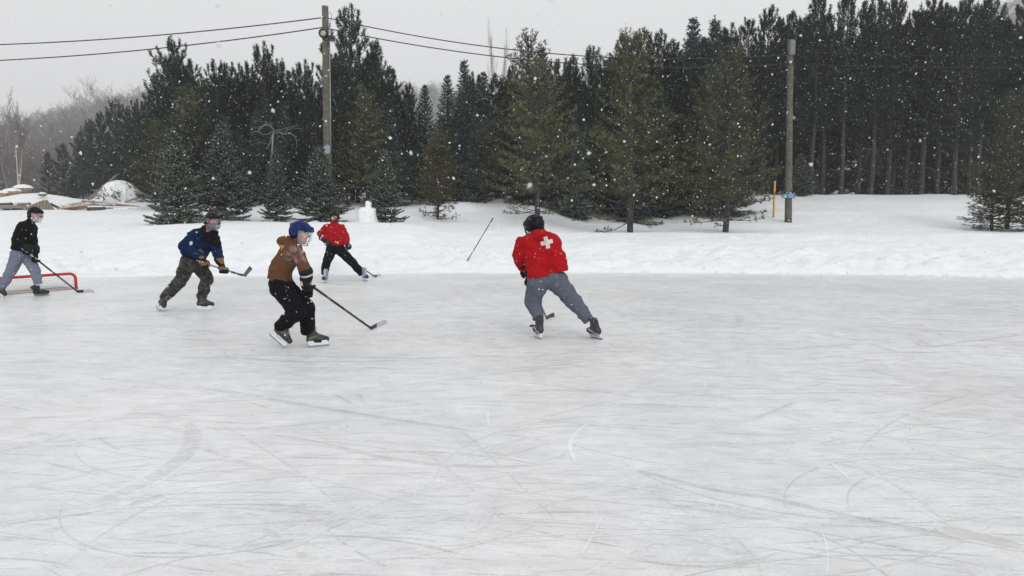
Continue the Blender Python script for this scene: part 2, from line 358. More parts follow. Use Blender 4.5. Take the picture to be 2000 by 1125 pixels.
def build_ice():
    Vs = [np.array([(x, y, 0.) for y in (-18, 24) for x in (-46, 46)])]; Cs = [np.zeros((4, 3))]
    Fs = [np.array([[0, 1, 3, 2]])]; n = 4; k = 0
    def strip(pts, wid, ch, val, zz=None, soft=True):
        nonlocal n, k
        pts = np.array([(p[0], p[1]) for p in pts]); 
        # resample
        d = np.concatenate([[0], np.cumsum(np.linalg.norm(np.diff(pts, axis=0), axis=1))]); m = max(6, min(60, int(d[-1] / .08)))
        s = np.linspace(0, d[-1], m); q = np.stack([np.interp(s, d, pts[:, 0]), np.interp(s, d, pts[:, 1])], 1)
        for _ in range(3): q[1:-1] = (q[:-2] + 2 * q[1:-1] + q[2:]) / 4
        t = np.gradient(q, axis=0); t /= np.linalg.norm(t, axis=1)[:, None] + 1e-9; nr = np.stack([-t[:, 1], t[:, 0]], 1)
        u = s / d[-1]
        if hasattr(wid, '__len__'): wv = np.interp(u, np.linspace(0, 1, len(wid)), wid)
        else: wv = wid * np.minimum(1, np.minimum(u, 1 - u) * 6 + .15)
        z = .00025 + .0000012 * k; k += 1
        cols = [-.5, -.28, .28, .5] if soft else [-.5, .5]
        cv = [0, 1, 1, 0] if soft else [1, 1]
        fade = np.minimum(1, np.minimum(u, 1 - u) * 12 + .25)
        V = np.concatenate([np.column_stack([q + nr * (wv * c)[:, None], np.full(m, z)]) for c in cols])
        C = np.zeros((len(V), 3))
        for i, c in enumerate(cv): C[i * m:(i + 1) * m, ch] = c * val * fade
        F = []
        for i in range(len(cols) - 1):
            a = np.arange(m - 1) + i * m; F.append(np.stack([a, a + 1, a + 1 + m, a + m], 1))
        Vs.append(V); Cs.append(C); Fs.append(np.concatenate(F) + n); n += len(V)
    def px(L): return [G(a, b) for a, b in L]
    r = random.Random(3)
    for i in range(760):
        pxx = r.uniform(-150, 2150); pyy = 555 + (1125 - 540) * r.random() ** 1.7
        c = G(pxx, pyy); Ln = r.uniform(.5, 2.6) if r.random() < .45 else r.uniform(.2, .9)
        a0 = r.gauss(-.08, .24) if r.random() < .82 else r.uniform(-1.3, 1.3); cur = r.gauss(0, .5)
        pts = []; x, y, a = c.x - math.cos(a0) * Ln / 2, c.y - math.sin(a0) * Ln / 2, a0 - cur * Ln / 2
        for s in range(13): pts.append((x, y)); x += math.cos(a) * Ln / 12; y += math.sin(a) * Ln / 12; a += cur * Ln / 12
        q = r.random()
        if q < .50: strip(pts, r.uniform(.010, .020), 0, r.uniform(.45, 1.0))
        elif q < .74: strip(pts, r.uniform(.03, .10), 0, r.uniform(.25, .55))
        else: strip(pts, r.uniform(.008, .016), 1, r.uniform(.4, .9))
    # marks read off the photograph: (pixel polyline, width in metres, channel, strength)
    strip(px([(365, 820), (380, 850), (368, 885), (330, 915), (280, 945), (215, 975), (172, 985)]), [.06, .17, .20, .20, .20, .19, .15], 0, .70)
    strip(px([(330, 962), (290, 975), (240, 990)]), .07, 0, .8)
    strip(px([(390, 875), (450, 897), (540, 918)]), .07, 0, .7)
    strip(px([(500, 845), (620, 862), (740, 892), (850, 908), (1000, 912), (1080, 905)]), .055, 0, .8)
    strip(px([(380, 755), (470, 768), (560, 785), (700, 808), (830, 828), (950, 845)]), .075, 0, .85)
    strip(px([(470, 768), (520, 778)]), .16, 0, .7)
    strip(px([(180, 735), (280, 745), (350, 755)]), .08, 0, .5)
    strip(px([(100, 830), (150, 840), (60, 870), (0, 882)]), .05, 0, .5)
    strip(px([(245, 790), (215, 810), (190, 825)]), .28, 0, .35)
    strip(px([(550, 1075), (620, 1045), (660, 1000), (700, 975)]), .07, 0, .5)
    strip(px([(510, 1030), (550, 1048)]), .06, 0, .7); strip(px([(475, 1000), (510, 1012)]), .05, 0, .7)
    strip(px([(580, 1080), (600, 1086)]), .05, 2, .8)
    strip(px([(930, 960), (945, 1000), (920, 1040)]), .14, 0, .3)
    strip(px([(340, 698), (450, 697), (560, 706), (700, 706), (800, 703)]), .04, 0, .9)
    strip(px([(500, 693), (640, 696), (800, 700), (1000, 694)]), .03, 0, .8)
    strip(px([(650, 767), (690, 790)]), .035, 0, .8); strip(px([(700, 768), (712, 788)]), .035, 0, .8)
    strip(px([(1235, 915), (1330, 940), (1400, 960), (1500, 970), (1620, 1000), (1720, 1020), (1850, 1045), (2010, 1070)]), [.03, .05, .04, .06, .06, .07, .10, .13], 0, .85)
    strip(px([(1820, 1028), (1900, 1045), (2020, 1075)]), .16, 2, .9)
    strip(px([(1230, 612), (1260, 625), (1330, 628), (1420, 618), (1540, 615), (1680, 620)]), .035, 0, .6)
    strip(px([(1440, 615), (1450, 638)]), .20, 0, .7); strip(px([(1465, 615), (1455, 640)]), .12, 0, .5)
    strip(px([(1510, 605), (1525, 618), (1512, 634)]), .10, 0, .5)
    strip(px([(1590, 650), (1680, 664), (1760, 690)]), .05, 0, .7)
    strip(px([(1790, 660), (1820, 678), (1900, 665), (1990, 655)]), .05, 0, .8); strip(px([(1800, 676), (1780, 660)]), .03, 0, .7)
    strip(px([(1520, 682), (1600, 676), (1680, 672)]), .045, 0, .7)
    strip(px([(1470, 818), (1520, 800), (1555, 783)]), .06, 0, .8)
    strip(px([(1000, 830), (1100, 805), (1200, 780), (1320, 772), (1500, 768), (1760, 765)]), .03, 0, .6)
    strip(px([(1640, 725), (1700, 722), (1750, 735)]), .04, 0, .6)
    strip(px([(1780, 795), (1800, 820)]), .12, 0, .5); strip(px([(1770, 820), (1800, 822)]), .07, 2, .6)
    strip(px([(1855, 840), (1865, 842)]), .05, 1, .8)
    strip(px([(1840, 880), (1920, 900), (2000, 915)]), .10, 2, .4); strip(px([(1850, 950), (1930, 948)]), .08, 2, .35)
    strip(px([(1620, 900), (1700, 920), (1780, 960), (1845, 1015)]), .05, 0, .6)
    strip(px([(1700, 905), (1780, 915)]), .14, 0, .4)
    strip(px([(1150, 825), (1118, 850), (1110, 875), (1125, 905)]), .035, 1, 1.0)
    strip(px([(955, 800), (950, 815), (958, 835)]), .03, 1, .9)
    strip(px([(1620, 900), (1662, 938)]), .02, 1, .9); strip(px([(1180, 1000), (1150, 1060), (1130, 1090)]), .014, 1, .7)
    strip(px([(900, 690), (1000, 700), (1100, 690), (1290, 683)]), .03, 0, .8); strip(px([(1000, 720), (1100, 712), (1180, 700)]), .03, 0, .7)
    strip(px([(700, 760), (850, 745), (1000, 725), (1160, 713)]), .03, 0, .5)
    strip(px([(860, 585), (900, 598), (1050, 600)]), .03, 0, .4)
    me = mesh_np('ice', np.concatenate(Vs), Fs, ice_material(), col=np.concatenate(Cs), smooth=False)
    o = bpy.data.objects.new('ice', me); link(o); tag(o, None, None, kind='structure')
build_ice()
# ------------------------------------------------------------------ far hills
HILL_PX = [(-900, 330), (-200, 290), (0, 262), (80, 240), (150, 222), (200, 212), (260, 203), (330, 195), (600, 190), (830, 186), (880, 190), (1000, 180), (1300, 150), (1600, 110), (1850, 60), (1940, 38), (2000, 22), (2300, 0), (2900, 40)]
def hill_z(X, Y):
    az = 1000 + FPX * X / Y
    top = np.interp(az, [a for a, b in HILL_PX], [b for a, b in HILL_PX]) + 22
    zt = HCAM + (405 - top) * 600 / FPX
    k = np.clip((Y - 330) / 270, 0, 1); k = k * k * (3 - 2 * k)
    return 4 + k * zt + 3 * fbm(X * .01, Y * .01, oct=3, seed=9)
xs = np.linspace(-750, 750, 120); ys = np.linspace(330, 690, 40)
V, F = grid_mesh(xs, ys, hill_z)
M_HILL = mat('hill_ground', (95, 92, 90), .95, noise=.3, nscale=.03)
o = bpy.data.objects.new('hills', mesh_np('hills', V, F, M_HILL)); link(o); tag(o, None, None, kind='structure')
# ------------------------------------------------------------------ trees
def seg_mesh(S, n=5):
    """S: (m,8) p0 p1 r0 r1 -> verts, quads"""
    S = np.asarray(S, dtype=np.float32); p0, p1, r0, r1 = S[:, :3], S[:, 3:6], S[:, 6], S[:, 7]
    d = p1 - p0; d /= np.linalg.norm(d, axis=1)[:, None] + 1e-9
    ref = np.where(np.abs(d[:, 2:3]) > .9, np.array([[1., 0, 0]]), np.array([[0, 0, 1.]]))
    a = np.cross(d, ref); a /= np.linalg.norm(a, axis=1)[:, None] + 1e-9; b = np.cross(d, a)
    th = np.arange(n) * 2 * math.pi / n; cs, sn = np.cos(th), np.sin(th)
    ring = a[:, None, :] * cs[None, :, None] + b[:, None, :] * sn[None, :, None]
    V = np.concatenate([p0[:, None] + ring * r0[:, None, None], p1[:, None] + ring * r1[:, None, None]], 1).reshape(-1, 3)
    base = (np.arange(len(S)) * 2 * n)[:, None]; i = np.arange(n)[None]; j = (np.arange(n) + 1)[None] % n
    F = np.stack([base + i, base + j, base + n + j, base + n + i], 2).reshape(-1, 4)
    return V, F
def blades(pos, dirn, L, nb, blen, bw, spread, rng, snow_p=0.0):
    """needle clusters: each shoot at pos along dirn of length L carries nb thin triangular blades"""
    pos, dirn = np.asarray(pos), np.asarray(dirn); m = len(pos)
    L = np.broadcast_to(np.asarray(L, dtype=float), (m,)); d = dirn / (np.linalg.norm(dirn, axis=1)[:, None] + 1e-9)
    ref = np.where(np.abs(d[:, 2:3]) > .9, np.array([[1., 0, 0]]), np.array([[0, 0, 1.]]))
    a = np.cross(d, ref); a /= np.linalg.norm(a, axis=1)[:, None] + 1e-9; b = np.cross(d, a)
    t = rng.random((m, nb)) ; ang = rng.random((m, nb)) * 2 * math.pi; sp = spread * (.6 + .8 * rng.random((m, nb)))
    base = pos[:, None] + d[:, None] * (t * L[:, None])[..., None]
    rad = a[:, None] * np.cos(ang)[..., None] + b[:, None] * np.sin(ang)[..., None]
    bd = d[:, None] * np.cos(sp)[..., None] + rad * np.sin(sp)[..., None]
    tan = np.cross(bd, d[:, None] + rng.normal(0, .4, (m, nb, 3))); tan /= np.linalg.norm(tan, axis=2)[..., None] + 1e-9
    bl = blen * (.7 + .6 * rng.random((m, nb)))[..., None]; ww = bw * (.7 + .6 * rng.random((m, nb)))[..., None]
    V = np.stack([base - tan * ww * .5, base + tan * ww * .5, base + bd * bl], 2).reshape(-1, 3)
    F = np.arange(m * nb * 3).reshape(-1, 3)
    nz = np.abs(np.cross(bd, tan)[..., 2]).ravel()
    sn = (rng.random(m * nb) < snow_p * nz ** 2 * (rad[..., 2].ravel() > -.2) * 1.6).astype(int)
    return V, F, sn
def unit(v): return v / (np.linalg.norm(v) + 1e-9)
class Tree:
    def __init__(s, seed): s.rng = np.random.default_rng(seed); s.r = random.Random(seed); s.trunk = []; s.limb = []; s.pos = []; s.dir = []; s.len = []
    def stem(s, H, r0, bend=.12, lean=0.0, n=12):
        pts = [np.array([0, 0, -.4])]; x = y = 0
        for i in range(1, n + 1):
            x += s.r.gauss(0, bend) * H / n * .5 + lean * H / n; y += s.r.gauss(0, bend) * H / n * .5
            pts.append(np.array([x, y, H * i / n]))
        s.pts = pts; s.H = H; s.r0 = r0
        for i in range(n): s.trunk.append([*pts[i], *pts[i + 1], s.rad(i / n), s.rad((i + 1) / n)])
    def rad(s, u): return s.r0 * (1 - u) ** .85 + .008
    def at(s, z):
        zs = [p[2] for p in s.pts]; return np.array([np.interp(z, zs, [p[k] for p in s.pts]) for k in (0, 1)] + [z])
    def shoot(s, p, d, L): s.pos.append(p); s.dir.append(d); s.len.append(L)
    def limbseg(s, p, q, r0, r1): s.limb.append([*p, *q, r0, r1])
def red_pine(seed, H=11.0, R=1.7, cb=.42, step=.42, shoot=.26, dead=True):
    t = Tree(seed); t.stem(H, .012 * H + .02, .05); r = t.r
    if dead:
        z = H * .12
        while z < H * cb:
            for k in range(r.randint(0, 3)):
                az = r.uniform(0, 6.28); L = r.uniform(.4, 1.6); p = t.at(z); d = np.array([math.cos(az), math.sin(az), r.uniform(-.15, .35)])
                q = p + d * L * .5; e_ = q + (d + np.array([0, 0, -.2])) * L * .5
                t.limbseg(p, q, .018, .011); t.limbseg(q, e_, .011, .004)
                for _ in range(3):
                    u = r.random(); c = p + (e_ - p) * u; t.limbseg(c, c + np.array([r.gauss(0, .2), r.gauss(0, .2), r.gauss(0, .15)]), .006, .003)
            z += r.uniform(.25, .5)
    z = H * cb
    while z < H * .975:
        u = (z - H * cb) / (H * (1 - cb)); prof = (math.sin(min(1, u * 1.9 + .35) * math.pi / 2)) * (1 - u) ** .62 + .05
        n = r.randint(4, 6); a0 = r.uniform(0, 6.28)
        for k in range(n):
            az = a0 + 6.28 * k / n + r.gauss(0, .25); L = R * prof * r.uniform(.6, 1.3); el = -.08 + .8 * u + r.gauss(0, .16)
            p = t.at(z + r.uniform(-.12, .12)); ns = max(3, int(L / .28)); prev = p
            for i in range(1, ns + 1):
                f = i / ns; e2 = el + .55 * f * f; d = np.array([math.cos(az) * math.cos(e2), math.sin(az) * math.cos(e2), math.sin(e2)])
                q = prev + d * L / ns; t.limbseg(prev, q, .03 * (1 - f) * (L / R + .3) + .008, .03 * (1 - f) * L / R + .006)
                if f > .22:
                    for sgn in (-1, 1, -.5, .5):
                        if r.random() < .72:
                            a2 = az + sgn * r.uniform(.5, 1.1); l2 = r.uniform(.15, .5) * (1.15 - f) * L * .6 + .10
                            e3 = e2 + r.uniform(0, .5); d2 = np.array([math.cos(a2) * math.cos(e3), math.sin(a2) * math.cos(e3), math.sin(e3)])
                            q2 = q + d2 * l2; t.limbseg(q, q2, .01, .006)
                            up = unit(d2 + np.array([0, 0, .55 + .5 * r.random()])); t.shoot(q2, up, shoot * r.uniform(.7, 1.25))
                            if l2 > .25: t.shoot(q + d2 * l2 * .5, unit(d2 + np.array([r.gauss(0, .5), r.gauss(0, .5), .4])), shoot * r.uniform(.5, .9))
                    if r.random() < .6: t.shoot(q, unit(d + np.array([r.gauss(0, .4), r.gauss(0, .4), .7])), shoot * r.uniform(.6, 1))
                prev = q
            t.shoot(prev, unit(d + np.array([0, 0, .8])), shoot * 1.3)
        z += step * r.uniform(.75, 1.25)
    for k in range(4): t.shoot(t.at(H * (.93 + .02 * k)), np.array([r.gauss(0, .15), r.gauss(0, .15), 1]), shoot * 1.4)
    return t, dict(nb=17, blen=.15, bw=.034, spread=.95, snow=.02)
def white_pine(seed, H=7.2, R=2.2, cb=.10, bush=False):
    t = Tree(seed); t.stem(H, .017 * H, .06); r = t.r; z = H * cb
    while z < H * .97:
        u = (z - H * cb) / (H * (1 - cb)); prof = (min(1, .80 + u * 1.5)) * (1 - u) ** .62 + .04
        n = r.randint(5, 7); a0 = r.uniform(0, 6.28)
        for k in range(n):
            az = a0 + 6.28 * k / n + r.gauss(0, .3); L = R * prof * r.uniform(.6, 1.15); el = -.12 + .75 * u + r.gauss(0, .1)
            p = t.at(z + r.uniform(-.1, .1)); ns = max(3, int(L / .22)); prev = p; low = u < .11; L *= (.85 if low else 1)
            for i in range(1, ns + 1):
                f = i / ns; e2 = el + .4 * f * f + r.gauss(0, .05); az += r.gauss(0, .06)
                d = np.array([math.cos(az) * math.cos(e2), math.sin(az) * math.cos(e2), math.sin(e2)])
                q = prev + d * L / ns; t.limbseg(prev, q, .022 * (1 - f) + .006, .022 * (1 - f) + .004)
                if f > (.5 if low else .18):
                    for sgn in (-1, 1):
                        a2 = az + sgn * r.uniform(.5, 1.2); l2 = r.uniform(.2, .6) * (1.2 - f) * L * .5 + .08
                        if r.random() < (.8 if low else .95):
                            e3 = e2 + r.uniform(-.25, .45); d2 = np.array([math.cos(a2) * math.cos(e3), math.sin(a2) * math.cos(e3), math.sin(e3)])
                            q2 = q + d2 * l2; t.limbseg(q, q2, .006, .003)
                            for s_ in np.arange(.35, 1.01, .13 / max(l2, .13)):
                                j = np.array([r.gauss(0, .35), r.gauss(0, .35), r.gauss(.15, .35)]); t.shoot(q + d2 * l2 * s_ + j * .06, unit(d2 + j), .10)
                prev = q
            t.shoot(prev, d, .14)
        z += r.uniform(.19, .33) * (H / 7.2) ** .7 + (.16 if low and not bush else 0)
    for k in range(3): t.shoot(t.at(H * .97), np.array([r.gauss(0, .2), r.gauss(0, .2), 1]), .2)
    return t, dict(nb=9, blen=.12, bw=.023, spread=.9, snow=.08)
def spruce(seed, H=3.8, R=1.25, step=.17, snow=1.0, droop=.0, dens=1.0, shp=.85):
    t = Tree(seed); t.stem(H, .014 * H + .01, .03); r = t.r; z = H * .005
    while z < H * .97:
        u = z / H; prof = (1 - u) ** shp * min(1, .75 + u * 2) + .03; n = r.randint(6, 8); a0 = r.uniform(0, 6.28)
        for k in range(n):
            az = a0 + 6.28 * k / n + r.gauss(0, .2); L = R * prof * r.uniform(.72, 1.13); el = -.12 - droop + .75 * u + r.gauss(0, .07)
            p = t.at(z + r.uniform(-.06, .06)); sp_ = .085 / dens * (H / 3.8) ** .5; ns = max(2, int(L / sp_)); prev = p
            for i in range(1, ns + 1):
                f = i / ns; e2 = el + .35 * f * f
                d = np.array([math.cos(az) * math.cos(e2), math.sin(az) * math.cos(e2), math.sin(e2)])
                q = prev + d * L / ns; t.limbseg(prev, q, .010 * (1 - f) + .004, .010 * (1 - f) + .003)
                t.shoot(prev, d, L / ns * 1.1)
                if f > .12:
                    for sgn in (-1, 1):
                        a2 = az + sgn * r.uniform(.65, 1.05); l2 = (1.08 - f) * L * .42 * r.uniform(.7, 1.2) + .03
                        d2 = np.array([math.cos(a2), math.sin(a2), e2 * .6 - .12 + r.gauss(0, .1)])
                        for s_ in np.arange(0, l2, .09 * (H / 3.8) ** .5): t.shoot(q + d2 * s_, d2, .09 * (H / 3.8) ** .5)
                prev = q
        z += step * r.uniform(.8, 1.2) * (H / 3.8) ** .5
    for k in range(5): t.shoot(t.at(H * (.9 + .02 * k)), np.array([r.gauss(0, .3), r.gauss(0, .3), 1]), .12)
    s_ = (H / 3.8) ** .5
    return t, dict(nb=11, blen=.062 * s_, bw=.022 * s_, spread=.95, snow=snow)
def bare_tree(seed, H=9.0, spread=.55, r0=.11, fork=False, levels=4, twig=.012):
    t = Tree(seed); r = t.r
    def grow(p, d, L, rad, lv):
        n = 4; q = p
        for i in range(n):
            d = unit(d + np.array([r.gauss(0, .03 if lv == 0 else .1), r.gauss(0, .03 if lv == 0 else .1), .16 if lv == 0 else .05])); q2 = q + d * L / n
            ra = rad * (1 - .45 * i / n); rb = rad * (1 - .45 * (i + 1) / n)
            (t.trunk if lv == 0 else t.limb).append([*q, *q2, ra, rb]); q = q2
            if lv < levels and (i > 0 or lv > 0):
                for _ in range(2 if lv > 0 else 3):
                    if r.random() < .75:
                        az = r.uniform(0, 6.28); side = unit(np.cross(d, np.array([math.cos(az), math.sin(az), .3])))
                        nd = unit(d * (1 - spread) + side * spread + np.array([0, 0, .25])); grow(q, nd, L * r.uniform(.36, .6), rb * .5, lv + 1)
    if fork:
        grow(np.array([0, 0, -.3]), unit(np.array([-.12, 0, 1])), H * .72, r0, 0); grow(np.array([.02, 0, .6]), unit(np.array([-.42, .1, 1])), H * .62, r0 * .7, 0)
    else: grow(np.array([0, 0, -.3]), np.array([0, 0, 1.]), H * .8, r0, 0)
    for S in (t.trunk, t.limb):
        for s_ in S: s_[6] = max(s_[6], twig * .7); s_[7] = max(s_[7], twig * .5)
    t.H = H
    return t, None
M_BARK = mat('pine_bark', (62, 57, 54), .95, noise=.35, nscale=9, bump=.5, bscale=25)
M_BARKG = mat('grey_bark', (132, 127, 124), .95, noise=.3, nscale=8)
M_BIRCH = mat('birch_bark', (178, 172, 165), .9, noise=.35, nscale=5)
M_TWIG = mat('twig_bark', (120, 114, 112), .95, noise=.25, nscale=3)
M_RED = foliage_mat('red_pine_needles', (18, 34, 27), (50, 70, 52))
M_WHITE = foliage_mat('white_pine_needles', (44, 50, 32), (104, 106, 68), 2.4)
M_SPR = foliage_mat('spruce_needles', (28, 38, 28), (60, 71, 52), 2.0)
M_BSPR = foliage_mat('blue_spruce_needles', (28, 46, 46), (56, 74, 74), 1.6)
M_BRN = foliage_mat('brown_needles', (60, 58, 38), (94, 84, 56), 1.8)
M_DUST = mat('snow_on_needles', (186, 192, 188), .9)
def proto(name, T, cfg, mats):
    """returns (trunk mesh, crown mesh, height)"""
    V, F = seg_mesh(T.trunk, 8); tm = mesh_np(name + '_trunk', V, F, mats[0])
    V2, F2 = seg_mesh(T.limb, 4)
    if cfg:
        V3, F3, sn = blades(T.pos, T.dir, T.len, cfg['nb'], cfg['blen'], cfg['bw'], cfg['spread'], T.rng, cfg['snow'])
        F3 = F3 + len(V2)
        fm = np.concatenate([1 + sn, np.zeros(len(F2), dtype=int)])
        cm = mesh_np(name + '_crown', np.concatenate([V2, V3]), [F3, F2], [mats[0], mats[1], M_DUST], fm, smooth=False)
    else: cm = mesh_np(name + '_crown', V2, [F2], [mats[1]], smooth=True)
    return tm, cm, T.H
PROTO = {}
def kinds():
    PROTO['red'] = [proto('red_pine', *red_pine(s, 11, R, cb), (M_BARK, M_RED)) for s, R, cb in ((1, 2.1, .34), (2, 1.9, .44), (3, 2.4, .26), (4, 1.8, .38))]
    PROTO['redlow'] = [proto('low_pine', *red_pine(s, 8.5, R, .08, dead=False), (M_BARK, M_RED)) for s, R in ((11, 2.2), (12, 1.9), (13, 2.5))]
    PROTO['white'] = [proto('white_pine', *white_pine(s, 7.2, R, .075), (M_BARK, M_WHITE)) for s, R in ((21, 2.7), (22, 2.6), (23, 2.5))]
    PROTO['spruce'] = [proto('spruce', *spruce(s, 3.8, R), (M_BARK, M_SPR)) for s, R in ((31, 1.45), (32, 1.3), (33, 1.5))]
    PROTO['blue'] = [proto('blue_spruce', *spruce(s, 7.5, R, step=.16, snow=.25, dens=.7, shp=.9), (M_BARK, M_BSPR)) for s, R in ((41, 1.75), (42, 1.5))]
    PROTO['small'] = [proto('young_pine', *white_pine(51, 2.9, 1.1, .03), (M_BARK, M_BRN))]
    PROTO['bare'] = [proto('bare_tree', *bare_tree(s, 9, sp, .10), (M_BARKG, M_TWIG)) for s, sp in ((61, .5), (62, .6), (63, .45))]
    PROTO['birch'] = [proto('birch', *bare_tree(71, 10, .4, .16, fork=True, twig=.02), (M_BIRCH, M_BARKG))]
kinds()
NAMES = dict(red='pine_tree', redlow='pine_tree', white='white_pine', spruce='spruce_tree', blue='spruce_tree', small='young_pine', bare='bare_tree', birch='birch_tree')
CATS = dict(red='pine tree', redlow='pine tree', white='pine tree', spruce='spruce tree', blue='spruce tree', small='pine tree', bare='bare tree', birch='birch tree')
TR = random.Random(99)
def plant(kind, px, Y, top, wide=1.0, label='', group=None, idx=None, base=None):
    g = ONG(px, Y) if base is None else base
    tm, cm, H = PROTO[kind][TR.randrange(len(PROTO[kind])) if idx is None else idx]
    h = P(px, top, Y).z - g.z; s = h / H
    e_ = empty(NAMES[kind], g, label, CATS[kind], group, TR.uniform(0, 6.28)); e_.scale = (s * wide, s * wide, s)
    for nm, me in (('trunk', tm), ('crown', cm)): link(bpy.data.objects.new(nm, me), e_)
    return e_
# spruces dusted with snow on the bank behind the players
for px, Y, top, wd, lb, i in [
    (347, 26.2, 248, .95, 'snow-dusted spruce at the left end of the row, above the skater in blue', 0),
    (440, 27.6, 238, .95, 'tall snow-dusted spruce just right of the blue-jacketed skater\'s head', 2),
    (541, 28.2, 288, .80, 'narrow snow-dusted spruce between the two widest spruces of the row', 1),
    (627, 27.0, 285, 1.12, 'broad snow-dusted spruce right behind the skater in the red pullover', 2),
    (752, 26.6, 292, .88, 'snow-dusted spruce standing right beside the block of piled snow', 0)]:
    plant('spruce', px, Y, top, wd, lb, 'snow-dusted spruces on the snow bank', i)
plant('small', 855, 29.5, 288, .95, 'small brownish young pine alone on the snow between the spruces and big pines')
for px, Y, top, wd, lb, i in [
    (1050, 29.5, 120, 1.0, 'bushy olive pine rising right behind the helmet of the skater with the cross', 0),
    (1231, 27.3, 72, .92, 'olive pine with its bare lower trunk showing, midway between its two neighbours', 1),
    (1417, 27.6, 95, .94, 'olive pine with a few bare low branches, next to the yellow marker stake', 2)]:
    plant('white', px, Y, top, wd, lb, 'olive pines standing free in front of the forest', i)
plant('white', 1968, 29.0, 190, 1.0, 'brownish pine with a leafy skirt at the right edge of the photo', None, 1)
plant('small', 1938, 27.8, 376, 2.3, 'low scrubby bush of brown leaves under the rightmost pine')
plant('small', 2006, 27.4, 345, 2.0, 'taller scrubby bush at the very right edge, beside the low one')
# the treeline: read along the skyline
SKY = [(165, 262, 'redlow', 66), (186, 240, 'redlow', 62), (206, 226, 'redlow', 60), (237, 204, 'redlow', 52), (262, 216, 'redlow', 55), (282, 200, 'redlow', 50), (320, 152, 'redlow', 42),
 (352, 88, 'redlow', 38), (385, 128, 'redlow', 40), (412, 170, 'redlow', 38), (434, 130, 'redlow', 41), (462, 134, 'redlow', 42), (492, 128, 'redlow', 41), (525, 92, 'redlow', 40), (552, 128, 'redlow', 41),
 (578, 145, 'redlow', 42), (603, 126, 'redlow', 40), (655, 120, 'redlow', 41), (690, 22, 'redlow', 38), (735, 91, 'redlow', 38), (768, 140, 'redlow', 39), (800, 172, 'redlow', 41), (832, 165, 'blue', 39),
 (876, 146, 'blue', 37), (909, 116, 'blue', 36), (946, 140, 'blue', 38), (970, 152, 'redlow', 39), (1003, 140, 'redlow', 40), (1033, 72, 'white', 37), (1057, 92, 'blue', 38), (1086, 128, 'redlow', 40),
 (1112, 116, 'redlow', 41), (1155, 104, 'redlow', 41), (1186, 118, 'redlow', 42), (1216, 78, 'redlow', 40), (1246, 66, 'redlow', 39), (1278, 70, 'redlow', 40), (1312, 90, 'redlow', 41), (1345, 34, 'blue', 37),
 (1386, 28, 'blue', 37), (1416, 58, 'redlow', 40), (1450, 50, 'red', 42), (1487, 24, 'red', 42), (1512, 50, 'red', 43), (1534, 36, 'red', 42), (1581, 4, 'red', 42), (1603, 40, 'red', 43), (1640, -2, 'red', 42),
 (1672, 14, 'red', 43), (1697, 0, 'red', 42), (1729, 2, 'red', 43), (1765, 34, 'red', 43), (1797, -4, 'red', 42), (1826, 12, 'red', 43), (1860, 6, 'red', 41), (1888, 18, 'red', 43), (1906, -6, 'red', 42),
 (1936, 48, 'red', 44), (1975, 8, 'red', 43), (2004, -4, 'red', 42), (2060, -10, 'red', 43), (2120, 0, 'red', 43), (100, 300, 'redlow', 70), (130, 285, 'redlow', 68)]
SPECIAL = {352: 'tall dark pine peaking above its neighbours at the left of the treeline', 525: 'dark pine with a spreading open top, halfway to the lamp pole',
 690: 'tallest dark pine of the left treeline, just right of the lamp pole', 735: 'dark pine shouldering the tallest one, right of the lamp pole', 909: 'slender blue-green spruce with a pointed top, tallest of its group of three',
 876: 'slender blue-green spruce left of the tallest pointed one', 946: 'slender blue-green spruce right of the tallest pointed one', 1033: 'pale open-topped pine poking up through the power lines',
 1057: 'dark spruce top touching the pale open pine under the power lines', 1345: 'pointed spruce with a long bare leader, left one of the pair', 1386: 'pointed spruce with a long bare leader, right of the pair above the forest',
 1860: 'pine with the thickest bare grey trunk and long dead branches at the forest edge', 1581: 'narrow pine top rising right above the second utility pole', 237: 'dark pine with a columnar top near the misty left end of the treeline',
 832: 'small pointed spruce top in the dip of the skyline'}
for px, top, kd, Y in SKY:
    reg = 'left' if px < 660 else ('middle' if px < 1430 else 'right')
    gl = dict(left=('dark bushy pine in the crowded treeline behind the snowy spruces', 'pines of the left treeline'), middle=('dark pine in the crowded treeline behind the free-standing olive pines', 'pines of the middle treeline'),
              right=('tall bare-stemmed pine at the front of the dense right forest', 'front pines of the right forest'))[reg]
    if px in SPECIAL: plant(kd, px, Y, top, 1.0, SPECIAL[px])
    else: plant(kd, px, Y, top, {'red': .95, 'redlow': 1.0}.get(kd, 1.0), gl[0], gl[1])
sx = [s[0] for s in sorted(SKY)]; sy = [s[1] for s in sorted(SKY)]
for i in range(150):
    px = TR.uniform(120, 2140); k = i % 5; Y = {0: 46, 1: 50, 2: 55, 3: 61, 4: 68}[k] + TR.uniform(-2, 2)
    if px < 300: Y += 20
    top = np.interp(px, sx, sy) + TR.uniform(20, 95)
    lowk = px < 1400 or k >= 2
    reg = 'left' if px < 660 else ('middle' if px < 1430 else 'right')
    plant('redlow' if lowk else 'red', px, Y, top, 1.15, 'dark pine half hidden deeper in the ' + reg + ' part of the forest', 'pines deeper in the ' + reg + ' forest')
